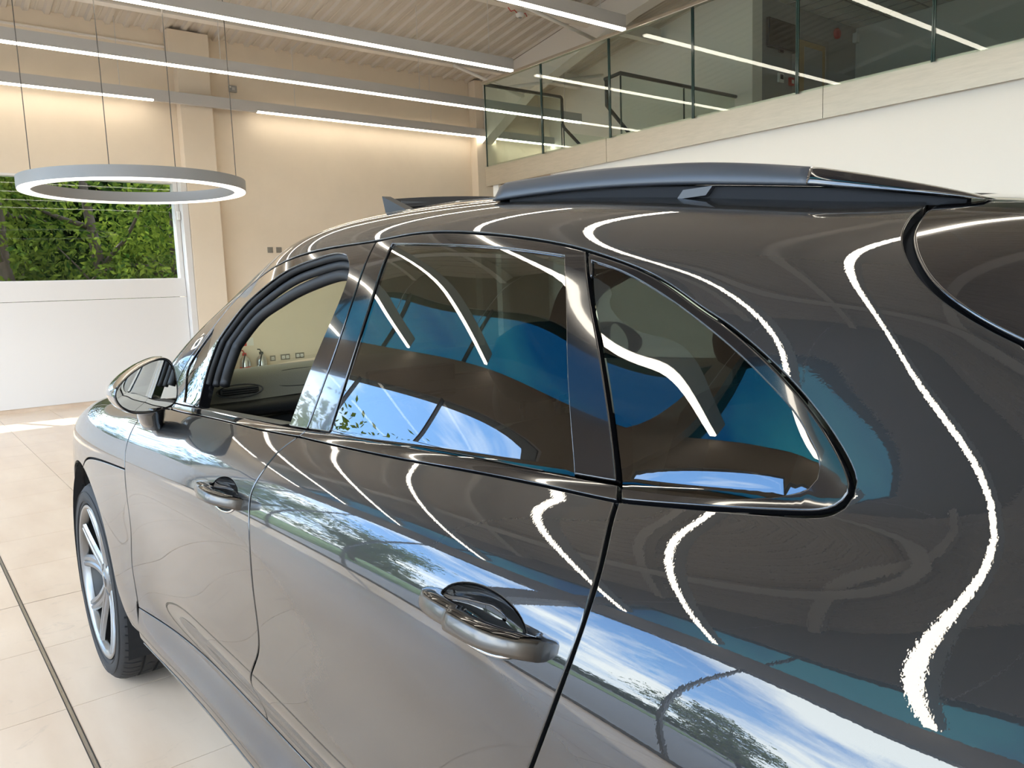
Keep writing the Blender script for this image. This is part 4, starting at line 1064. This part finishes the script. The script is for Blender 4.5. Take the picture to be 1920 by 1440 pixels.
# ---- roof rails
def roof_rail(sgn):
    t = empty('roof_rail', (0, 0, 0), car)
    def rail_mb(x0, x1, n=48, full=(0.03, 0.855)):
        rings = []
        for i in range(n + 1):
            x = x0 + (x1 - x0) * i / n
            y = 0.515 + 0.02 * (x - 0.4)
            if x < 0.25: y = 0.515 - 0.003 - 0.04 * ((0.25 - x) / 0.22) ** 2
            z0 = SF.ev(*xy(x, y))[0][2]
            f = min(1.0, (full[1] - x) / 0.02); f = max(f, 0.0); fr = f ** 0.5
            g = min(1.0, max(0.0, (x - full[0]) / 0.40)); g = math.sin(g * math.pi / 2) ** 0.8
            fwd = max(0.0, (x - 0.38) / 0.475)
            under = 0.017 * (1 - fwd ** 1.5) * min(1, g * 1.4) + 0.001
            h = (0.031 * g + 0.0015) * (0.35 + 0.65 * fr)
            wdt = 0.016
            ring = []
            for a in range(16):
                an = 2 * math.pi * a / 16; ca, sa = math.cos(an), math.sin(an)
                ca = math.copysign(abs(ca) ** 0.38, ca); sa = math.copysign(abs(sa) ** 0.38, sa)
                zz = z0 + under + h / 2 + h / 2 * sa
                ring.append((x, sgn * (y + wdt * ca - 0.010 * (sa + 1) / 2), zz))
            rings.append(ring)
        return MB().loft(rings)
    rail_mb(0.222, 0.855).obj('rail_front', 'rail_satin', t, smooth=True)  # finish changes between front and rear to imitate a reflection edge on one rail
    rail_mb(0.03, 0.222).obj('rail_rear', 'black_gloss', t, smooth=True)
    m = MB(); rings = []
    for i in range(41):                                     # matte black fill added as shade for the gap below the rail
        x = 0.05 + 0.77 * i / 40; y = 0.520 + 0.02 * (x - 0.4)
        if x < 0.25: y = 0.520 - 0.003 - 0.04 * ((0.25 - x) / 0.22) ** 2
        p0 = SF.ev(*xy(x, y - 0.004))[0]; p1 = SF.ev(*xy(x, y - 0.016))[0]
        rings.append([(x, sgn * p0[1], p0[2] - 0.004), (x, sgn * p0[1], p0[2] + 0.016 * min(1, (x - 0.03) / 0.14)), (x, sgn * p1[1], p1[2] + 0.016 * min(1, (x - 0.03) / 0.14)), (x, sgn * p1[1], p1[2] - 0.004)])
    m.loft(rings).obj('gap_shade', 'black_matte', t)
    x = 0.40; y = 0.512; z0 = SF.ev(*xy(x, y))[0][2]
    MB().add([(x - 0.022, sgn * (y + 0.012), z0), (x + 0.03, sgn * (y + 0.012), z0), (x + 0.018, sgn * (y + 0.012), z0 + 0.012), (x - 0.034, sgn * (y + 0.012), z0 + 0.012),
              (x - 0.022, sgn * (y - 0.02), z0), (x + 0.03, sgn * (y - 0.02), z0), (x + 0.018, sgn * (y - 0.02), z0 + 0.012), (x - 0.034, sgn * (y - 0.02), z0 + 0.012)],
             [(0, 1, 2, 3), (7, 6, 5, 4), (0, 4, 5, 1), (1, 5, 6, 2), (2, 6, 7, 3), (3, 7, 4, 0)]).obj('rail_foot', 'rail_satin', t)
roof_rail(1); roof_rail(-1)

# ---- sunroof with raised wind deflector
d = panel_data(path([(1.42, 22.0), (1.42, 24)], [(1.42, 24), (0.45, 24)], [(0.45, 24), (0.45, 22.0)], [(0.45, 22.0), (1.42, 22.0)]), flange=True, gap=0, rad=0.003, depth=0.004, offset=0.003, centre=True)
data_obj('sunroof', join_data(d, mirror_data(d)), 'black_gloss', car)
wd = empty('wind_deflector', (1.44, 0, 0), car)
zr = SF.ev(*xy(1.44, 0.40))[0][2]
m = MB(); rings = []
for i in range(25):
    y = 0.425 - 0.85 * i / 24; zc = SF.ev(1.44, 23)[0][2] + 0.030 - 0.05 * (y / 0.425) ** 2 * 0.45
    rings.append([(-0.035, y, zc - 0.028), (0.010, y, zc - 0.006), (0.016, y, zc + 0.004), (0.004, y, zc + 0.008), (-0.05, y, zc - 0.018)])
m.loft(rings).obj('blade', 'black_matte', wd)
for s in (1, -1):
    MB().add([(0.016, s * 0.43, zr + 0.04), (0.016, s * 0.405, zr + 0.04), (-0.10, s * 0.40, zr - 0.005), (-0.10, s * 0.43, zr - 0.005), (0.0, s * 0.43, zr - 0.01), (0.0, s * 0.405, zr - 0.01)],
             [(0, 1, 2, 3), (0, 3, 4), (1, 5, 2), (0, 4, 5, 1), (4, 3, 2, 5)]).obj('arm', 'black_rubber', wd)
MB().box((-0.03, -0.40, zr - 0.01), (-0.026, 0.40, zr + 0.025)).obj('net', 'trim_grey', wd)

# ---- door mirrors
MO = [(1.0115, 1.144), (1.005, 1.125), (0.99, 1.106), (0.968, 1.092), (0.929, 1.087), (0.89, 1.090), (0.855, 1.098), (0.842, 1.116), (0.838, 1.147), (0.843, 1.20), (0.852, 1.226), (0.868, 1.236), (0.895, 1.232), (0.93, 1.219), (0.965, 1.199), (0.992, 1.177), (1.007, 1.160)]
def resample(P, n):
    P = np.array(P + [P[0]]); d = np.concatenate([[0], np.cumsum(np.linalg.norm(np.diff(P, axis=0), axis=1))])
    t = np.linspace(0, d[-1], n + 1)[:-1]; Q = np.stack([np.interp(t, d, P[:, 0]), np.interp(t, d, P[:, 1])], 1)
    for _ in range(3): Q = (np.roll(Q, 1, 0) + 2 * Q + np.roll(Q, -1, 0)) / 4
    return Q
def door_mirror(door, sgn):
    t = empty('door_mirror', (0, 0, 0), door)
    Q = resample(MO, 64); c = Q.mean(0)
    def ring(s, x, tilt=0.0, tv=0.0): return [(x + tilt * (p[0] - c[0]) + tv * (p[1] - c[1]), sgn * (c[0] + (p[0] - c[0]) * s), c[1] + (p[1] - c[1]) * s) for p in Q]
    TL = -0.22
    MB().loft([ring(0.93, 1.898, TL), ring(0.965, 1.892, TL), ring(0.995, 1.897, TL), ring(1.0, 1.908, TL)], caps=False).obj('bezel', 'black_gloss', t, smooth=True, fix=False)
    sh = MB().loft([ring(1.0, 1.908, TL), ring(1.02, 1.93, TL * 0.7), ring(1.01, 1.965, TL * 0.5), ring(0.95, 2.0, TL * 0.3), ring(0.83, 2.03, 0), ring(0.62, 2.05, 0), ring(0.3, 2.06, 0), ring(0.02, 2.062, 0)], caps=False)
    sh.obj('shell', 'black_gloss', t, smooth=True, fix=True)
    MB().loft([ring(0.93, 1.898, TL), ring(0.905, 1.915, 0.05, 0.05)], caps=False).obj('inner_bezel', 'black_matte', t, smooth=True, fix=False)
    gl = MB(); r = ring(0.905, 1.907, 0.05, 0.05); gl.add(r, [tuple(range(len(r)))]); gl.obj('mirror_glass', 'mirror_silver', t, fix=False)
    back_ = MB(); r = ring(0.905, 1.912, 0.05, 0.05); back_.add(r, [tuple(range(len(r)))]); back_.obj('glass_backing', 'black_matte', t)
    pts = [(1.95, 0.905, 1.10), (1.975, 0.90, 1.075), (2.0, 0.895, 1.05), (2.01, 0.885, 1.03)]
    rings = []
    for i, (x, y, z) in enumerate(pts):
        a, b = (0.055, 0.035) if i < 2 else (0.06, 0.03)
        rings.append([(x + a * math.cos(q * math.pi / 8), sgn * (y + b * math.sin(q * math.pi / 8)), z) for q in range(16)])
    MB().loft(rings).obj('foot', 'black_gloss', t, smooth=True)
    return t
door_mirror(front_door[0], 1); door_mirror(front_door[1], -1)

# ---- wheels
def wheel(x, sgn, name):
    t = empty(name, (x, sgn * 0.945, 0.368), car)
    R_, W = 0.368, 0.262
    # tyre: profile (radius, depth from the outer face); lateral slots in the shoulder ribs
    prof = [(0.281, 0.020, 0), (0.290, 0.006, 0), (0.305, 0.001, 0), (0.325, 0.0, 0), (0.342, 0.006, 0), (0.354, 0.016, 0), (0.3605, 0.027, 1), (0.3655, 0.042, 1), (0.3672, 0.066, 1),
            (0.3674, 0.0705, 0), (0.3595, 0.072, 0), (0.3595, 0.080, 0), (0.3678, 0.0815, 0), (0.368, 0.100, 2), (0.368, 0.121, 0), (0.360, 0.1225, 0), (0.360, 0.131, 0), (0.368, 0.1325, 0), (0.368, 0.155, 2),
            (0.3678, 0.176, 0), (0.3595, 0.1775, 0), (0.3595, 0.186, 0), (0.3674, 0.188, 0), (0.3672, 0.196, 1), (0.3655, 0.220, 1), (0.3605, 0.235, 1), (0.354, 0.246, 0), (0.325, 0.262, 0), (0.290, 0.256, 0), (0.281, 0.242, 0)]
    NP = 66; vs = []; per = 5; m = MB(); npf = len(prof)
    cols = []
    for k in range(NP):
        for q, (fr_, slot) in enumerate(((0.0, 0), (0.80, 0), (0.82, 1), (0.97, 1), (0.99, 0))):
            a = 2 * math.pi * (k + fr_) / NP
            for (r, w, fl) in prof:
                rr = r
                aa = a + (0.10 * (w - 0.13) / 0.13 if fl == 2 else 0)
                if slot and fl == 1: rr = r - 0.0055
                if slot and fl == 2 and k % 2 == 0: rr = r - 0.004
                vs.append((rr * math.cos(aa), -sgn * w, rr * math.sin(aa)))
    nc = NP * 5; fs = []
    for k in range(nc):
        for j in range(npf - 1):
            fs.append((k * npf + j, k * npf + j + 1, ((k + 1) % nc) * npf + j + 1, ((k + 1) % nc) * npf + j))
    m.add(vs, fs); m.obj('tyre', 'tyre', t, smooth=True, angle=0.5)
    # raised ribs on the sidewall
    for rr in (0.300, 0.334):
        MB().lathe([(rr - 0.0015, -sgn * 0.002), (rr, sgn * 0.0008), (rr + 0.0015, -sgn * 0.002)], 96, 1).obj('sidewall_rib', 'tyre', t, smooth=True)
    # rim barrel
    MB().lathe([(0.283, -sgn * 0.006), (0.279, -sgn * 0.004), (0.272, -sgn * 0.008), (0.268, -sgn * 0.020), (0.262, -sgn * 0.045), (0.248, -sgn * 0.10), (0.243, -sgn * 0.20), (0.275, -sgn * 0.25)], 96, 1).obj('rim_barrel', 'rim_inner', t, smooth=True)
    MB().lathe([(0.284, -sgn * 0.005), (0.280, -sgn * 0.002), (0.273, -sgn * 0.004), (0.266, -sgn * 0.014), (0.262, -sgn * 0.03)], 96, 1).obj('rim_lip', 'rim_silver', t, smooth=True)
    MB().lathe([(0.0, -sgn * 0.03), (0.034, -sgn * 0.03), (0.04, -sgn * 0.034), (0.078, -sgn * 0.042), (0.082, -sgn * 0.06), (0.07, -sgn * 0.10)], 40, 1).obj('hub', 'rim_silver', t, smooth=True)
    MB().lathe([(0.0, -sgn * 0.026), (0.028, -sgn * 0.027), (0.031, -sgn * 0.032)], 28, 1).obj('centre_cap', 'black_gloss', t, smooth=True)
    for b in range(5):
        a = 2 * math.pi * (b + 0.5) / 5
        o = MB().lathe([(0, -sgn * 0.036), (0.008, -sgn * 0.036), (0.009, -sgn * 0.045)], 10, 1).obj('wheel_bolt', 'black_satin', t, smooth=True); o.location = (0.056 * math.cos(a), 0, 0.056 * math.sin(a))
    # ten spokes in five forked pairs
    def spoke(a0, a1, wa, wb):
        rings = []
        for i in range(13):
            u = i / 12; r = 0.060 + 0.209 * u; a = a0 + (a1 - a0) * u ** 1.3
            wd_ = wa + (wb - wa) * u; d0 = 0.036 - 0.026 * u ** 1.3; d1 = d0 + 0.050 - 0.022 * u
            ca, sa = math.cos(a), math.sin(a); tx_, tz_ = -sa, ca
            ring = []
            for (s, d) in ((-0.55, d0 + 0.010), (-0.38, d0 + 0.001), (-0.12, d0), (0.0, d0 + 0.006), (0.12, d0), (0.38, d0 + 0.001), (0.55, d0 + 0.010), (0.42, d1), (-0.42, d1)):
                ring.append((r * ca + tx_ * wd_ * s, -sgn * d, r * sa + tz_ * wd_ * s))
            rings.append(ring)
        return MB().loft(rings)
    for b in range(5):
        a = 2 * math.pi * b / 5 + 0.32
        for s in (-1, 1):
            spoke(a + s * 0.12, a + s * 0.30, 0.060, 0.044).obj('spoke', 'rim_silver', t, smooth=True, angle=0.7)
    MB().lathe([(0.07, -sgn * 0.115), (0.175, -sgn * 0.115), (0.178, -sgn * 0.122), (0.175, -sgn * 0.13), (0.07, -sgn * 0.13)], 48, 1).obj('brake_disc', 'brake_disc', t, smooth=True, angle=0.6)
    o = MB()
    o.box((-0.19, min(-sgn * 0.085, -sgn * 0.15), -0.09), (-0.10, max(-sgn * 0.085, -sgn * 0.15), 0.09)); o.obj('brake_caliper', 'black_satin', t, bevel=0.015)
    return t
for s in (1, -1):
    wheel(2.807, s, 'front_wheel'); wheel(0.0, s, 'rear_wheel')

# ---- cabin
# dashboard: profile (x, z) swept across the car
dash = empty('dashboard', (0, 0, 0), car)
dp = [(2.48, 1.075), (2.36, 1.125), (2.24, 1.152), (2.16, 1.158), (2.115, 1.150), (2.095, 1.132), (2.085, 1.10), (2.078, 1.075), (2.074, 1.066)]
MB().loft([[(x, y, z + 0.014 * math.cos(y * 2) - 0.004) for x, z in dp] for y in np.linspace(-0.72, 0.72, 25)], close=False).obj('upper_panel', 'leather_olive', dash, smooth=True)
dp2 = [(2.076, 1.068), (2.050, 1.060), (2.038, 1.045), (2.042, 1.028), (2.07, 1.018)]
MB().loft([[(x, y, z) for x, z in dp2] for y in np.linspace(-0.74, 0.74, 25)], close=False).obj('pad_roll', 'leather_black', dash, smooth=True)
dp3 = [(2.06, 1.02), (2.06, 0.93), (2.03, 0.80), (2.06, 0.66), (2.15, 0.5)]
MB().loft([[(x, y, z) for x, z in dp3] for y in np.linspace(-0.74, 0.74, 25)], close=False).obj('lower_panel', 'leather_black', dash, smooth=True)
MB().box((2.040, -0.72, 1.015), (2.062, 0.72, 1.020)).obj('trim_strip', 'chrome', dash)
for s in (1, -1):
    v_ = MB(); v_.box((2.070, s * 0.615 - 0.062, 1.088), (2.12, s * 0.615 + 0.062, 1.114)); v_.obj('air_vent', 'black_satin', dash, bevel=0.008)
    for k in range(3):
        MB().box((2.067, s * 0.615 - 0.055, 1.093 + 0.007 * k), (2.073, s * 0.615 + 0.055, 1.095 + 0.007 * k)).obj('vent_slat', 'trim_grey', dash)
    MB().tube([(2.072, s * 0.615 + 0.072 * math.cos(a), 1.101 + 0.020 * math.sin(a)) for a in np.linspace(0, 2 * math.pi, 29)], 0.0025, 6).obj('vent_ring', 'trim_grey', dash, smooth=True)
seam = []
for a in np.linspace(0, 2 * math.pi, 41):
    y = 0.32 + 0.19 * math.copysign(abs(math.cos(a)) ** 0.6, math.cos(a)); u = 0.5 - 0.42 * math.copysign(abs(math.sin(a)) ** 0.6, math.sin(a))
    seam.append((2.112 - 0.032 * u, y, 1.155 - 0.065 * u))
MB().tube(seam, 0.0016, 5).obj('airbag_seam', 'black_matte', dash)
MB().box((2.05, -0.18, 1.0), (2.08, 0.18, 1.12)).obj('centre_screen', 'tv_black', dash, bevel=0.01)
MB().box((1.45, -0.13, 0.45), (2.0, 0.13, 0.70)).obj('centre_console', 'black_satin', dash, bevel=0.03)
MB().box((1.75, -0.09, 0.70), (1.98, 0.09, 0.78)).obj('gear_panel', 'black_gloss', dash, bevel=0.02)
sw = empty('steering_wheel', (1.80, -0.36, 0.95), car); sw.rotation_euler = (0, math.radians(-68), 0)
MB().lathe([(0.180 + 0.015 * math.cos(a), 0.015 * math.sin(a)) for a in np.linspace(0, 2 * math.pi, 13)[:-1]], 40, 2, close=True).obj('rim', 'leather_black', sw, smooth=True)
MB().lathe([(0, 0.02), (0.06, 0.02), (0.075, 0.0), (0.06, -0.03), (0, -0.04)], 24, 2).obj('boss', 'black_satin', sw, smooth=True)
for a in (0.0, math.pi, -math.pi / 2):
    MB().tube([(0.06 * math.cos(a), 0.06 * math.sin(a), 0), (0.175 * math.cos(a), 0.175 * math.sin(a), 0)], 0.014, 8).obj('spoke', 'black_satin', sw, smooth=True)
def seat(x, y, wd_, name='front_seat', heads=(0.0,)):
    t = empty(name, (x, y, 0.30), car)
    def pad(pts, w0, mt, nm, rr=0.35):
        rings = []
        for yy in np.linspace(-1, 1, 13):
            k = (1 - abs(yy) ** 4 * 0.18); rings.append([((px_ - 0) * 1.0, yy * w0, pz * k + (1 - k) * np.mean([p[1] for p in pts])) for px_, pz in pts])
        MB().loft(rings).obj(nm, mt, t, smooth=True, angle=1.0)
    pad([(-0.27, 0.10), (0.25, 0.12), (0.29, 0.20), (0.22, 0.27), (-0.20, 0.22), (-0.27, 0.2)], wd_, 'leather_black', 'cushion')
    pad([(-0.18, 0.20), (-0.24, 0.5), (-0.33, 0.80), (-0.42, 0.82), (-0.42, 0.70), (-0.33, 0.35), (-0.30, 0.18)], wd_ * 0.92, 'leather_black', 'backrest')
    for h in heads:
        pad2 = MB(); rings = []
        for yy in np.linspace(-1, 1, 9):
            k = math.sqrt(max(0.05, 1 - (abs(yy) ** 3))); rings.append([(-0.37 + 0.05 * k * math.cos(a), h + yy * 0.13, 0.93 + 0.085 * k * math.sin(a)) for a in np.linspace(0, 2 * math.pi, 13)[:-1]])
        pad2.loft(rings).obj('headrest', 'leather_black', t, smooth=True)
        for s in (-0.05, 0.05):
            MB().tube([(-0.37, h + s, 0.78), (-0.37, h + s, 0.9)], 0.006, 6).obj('headrest_post', 'chrome', t)
seat(1.30, 0.37, 0.25); seat(1.30, -0.37, 0.25); seat(0.45, 0.0, 0.62, 'rear_seat', (0.38, -0.38))
MB().box((-0.3, -0.66, 0.32), (2.2, 0.66, 0.34)).obj('cabin_floor', 'black_matte', car)
for s in (1, -1):
    k = 0 if s > 0 else 1
    for (x0, x1, dr_) in ((1.24, 2.02, front_door[k]), (0.42, 1.06, rear_door[k])):
        rings = []
        for x in np.linspace(x0, x1, 13):
            zb = SF.ev(x, 14.0)[0]
            rings.append([(x, s * (zb[1] - 0.012), zb[2] + 0.012), (x, s * (zb[1] - 0.05), zb[2] + 0.010), (x, s * (zb[1] - 0.085), zb[2] - 0.02), (x, s * (zb[1] - 0.09), zb[2] - 0.14), (x, s * 0.70, zb[2] - 0.17), (x, s * 0.69, zb[2] - 0.21), (x, s * 0.76, zb[2] - 0.26), (x, s * 0.78, 0.42)])
        MB().loft(rings, close=False).obj('door_card', 'trim_grey' if s > 0 else 'leather_olive', dr_, smooth=True)
    # rubber channel round the open window
pts = [SF.ev(p[0], l2v(p[1]))[0] for p in opening]; nn = [SF.normal(p[0], l2v(p[1])) for p in opening]
nn = [q[0] if q.ndim > 1 else q for q in nn]
sel = [i for i in range(len(pts)) if pts[i][2] > 1.16]
k0 = next((j for j in range(len(sel) - 1) if sel[j + 1] != sel[j] + 1), None)
if k0 is not None: sel = sel[k0 + 1:] + sel[:k0 + 1]
for off, dep, rad in ((0.000, 0.014, 0.009), (0.016, 0.030, 0.010), (0.040, 0.045, 0.014)):
    cc = np.mean(pts, axis=0); ln = []
    for i in sel:
        p = np.array(pts[i]); inn = cc - p; inn -= nn[i] * (inn @ nn[i]); inn /= np.linalg.norm(inn)
        ln.append(p - nn[i] * dep + inn * (off - 0.006))
    MB().tube(ln[::2], rad, 8).obj('window_seal', 'seal_rubber', front_door[0], smooth=True)
# headliner
d = panel_data(path([(1.62, 19.6), (1.62, 24)], [(1.62, 24), (-0.2, 24)], [(-0.2, 24), (-0.2, 19.2), (0.6, 19.2), (1.62, 19.6)]), step=0.05, gap=0, offset=-0.035, flange=False, centre=True)
data_obj('headliner', join_data(d, mirror_data(d)), 'headliner', car)

# ================================================================== TREES OUTSIDE
def leaf_mesh(name, centres, size, mt):
    n = len(centres); c = np.asarray(centres)
    a = RNG.normal(size=(n, 3)); a /= np.linalg.norm(a, axis=1, keepdims=True)
    b = RNG.normal(size=(n, 3)); b = np.cross(a, b); b /= np.linalg.norm(b, axis=1, keepdims=True)
    s = size * RNG.uniform(0.6, 1.3, size=(n, 1)); w = s * 0.45
    V = np.stack([c - a * s, c + b * w - a * s * 0.1, c + a * s, c - b * w - a * s * 0.1], 1).reshape(-1, 3)
    F = np.arange(n * 4).reshape(-1, 4)
    me = bpy.data.meshes.new(name); me.from_pydata(V.tolist(), [], F.tolist()); me.update(); me.materials.append(MATS[mt]); return me
def tree(loc, h, spread, nleaf, label, seed, low=0.8, leaf=0.07, mt='leaf', group='trees outside the window'):
    rr = np.random.default_rng(seed)
    t = empty('tree', loc); tag(t, label, 'tree', group)
    tr = MB(); tips = []
    base = np.array([0, 0, 0.0]); p = base.copy(); pts = [p.copy()]
    d = np.array([rr.normal() * 0.12, rr.normal() * 0.12, 1.0])
    for k in range(8):
        d += rr.normal(size=3) * 0.12; d[2] = abs(d[2]) + 0.3; d /= np.linalg.norm(d); p = p + d * h / 8; pts.append(p.copy())
    tr.tube(pts, [0.13 * (1 - 0.85 * i / 8) * h / 5 for i in range(9)], 7)
    for b in range(13):
        i = rr.integers(1, 8); q = pts[i].copy(); an = rr.uniform(0, 6.28); dd = np.array([math.cos(an), math.sin(an), rr.uniform(0.25, 1.0)]); bp = [q.copy()]
        L = spread * rr.uniform(0.5, 1.0)
        for k in range(5):
            dd += rr.normal(size=3) * 0.28; dd /= np.linalg.norm(dd); q = q + dd * L / 5; bp.append(q.copy())
            if k > 0: tips.append((q.copy(), L * 0.28))
        tr.tube(bp, [0.045 * (1 - 0.17 * k) * h / 5 for k in range(6)], 5)
    tr.obj('trunk', 'bark', t, smooth=True)
    idx = rr.integers(0, len(tips), nleaf)
    C_ = np.array([tips[i][0] for i in idx]) + rr.normal(size=(nleaf, 3)) * np.array([[tips[i][1]] for i in idx]) * 0.8
    C_ = C_[C_[:, 2] > low]
    f = bpy.data.objects.new('foliage', leaf_mesh('foliage', C_, leaf, mt)); COL.objects.link(f); f.parent = t; f['kind'] = 'stuff'
    return t
tl_ = ['leafy tree outside the window, leftmost, with a crooked trunk', 'leafy tree outside the window seen below the left of the ring lamp', 'leafy tree with a forked trunk outside the middle of the window',
       'slender leafy tree outside the right of the window', 'leafy tree outside the window at its right edge', 'dense tree behind the others outside the window']
specs = [((15.8, 0.35, -0.15), 5.6, 1.7, 7000), ((14.6, -0.55, -0.15), 6.0, 2.2, 7000), ((15.6, -1.45, -0.15), 5.8, 2.4, 7000), ((15.0, -2.7, -0.15), 5.2, 2.2, 7000), ((16.4, -3.9, -0.15), 5.6, 2.6, 7000), ((17.6, -0.4, -0.15), 6.5, 3.0, 6000)]
for i, (loc, h, s, n) in enumerate(specs):
    tree(loc, h, s, n, tl_[i], 20 + i)
tree((15.9, 2.4, -0.15), 5.4, 2.1, 7000, 'sparse young tree outside the window, mirrored on the front door', 31)
tree((16.8, 4.4, -0.15), 5.0, 2.0, 5000, 'leafy tree outside beyond the left end of the window', 32)
tree((19.5, 6.6, -0.15), 5.5, 2.4, 6000, 'leafy tree farther out beyond the left end of the window', 33)
# dense thicket behind
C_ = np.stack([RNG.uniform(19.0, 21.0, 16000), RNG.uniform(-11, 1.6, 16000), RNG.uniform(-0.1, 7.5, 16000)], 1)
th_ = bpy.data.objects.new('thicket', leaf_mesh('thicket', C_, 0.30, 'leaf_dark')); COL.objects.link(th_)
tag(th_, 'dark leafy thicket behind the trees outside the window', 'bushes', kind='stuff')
# trees across the yard, mirrored in the car's side windows
for i, (loc, h, s) in enumerate((((16.5, 10.0, -0.2), 5.2, 2.4), ((22.0, 13.0, -0.2), 6.5, 3.0), ((27.0, 11.0, -0.2), 6.0, 2.8), ((8.5, 17.0, -0.2), 5.0, 2.4))):
    tree(loc, h, s, 5000, ['green tree across the yard, mirrored in the door pillar', 'tall green tree farther across the yard', 'green tree at the far end of the yard', 'green tree opposite the glazed front'][i], 50 + i, leaf=0.11, group='trees across the yard')
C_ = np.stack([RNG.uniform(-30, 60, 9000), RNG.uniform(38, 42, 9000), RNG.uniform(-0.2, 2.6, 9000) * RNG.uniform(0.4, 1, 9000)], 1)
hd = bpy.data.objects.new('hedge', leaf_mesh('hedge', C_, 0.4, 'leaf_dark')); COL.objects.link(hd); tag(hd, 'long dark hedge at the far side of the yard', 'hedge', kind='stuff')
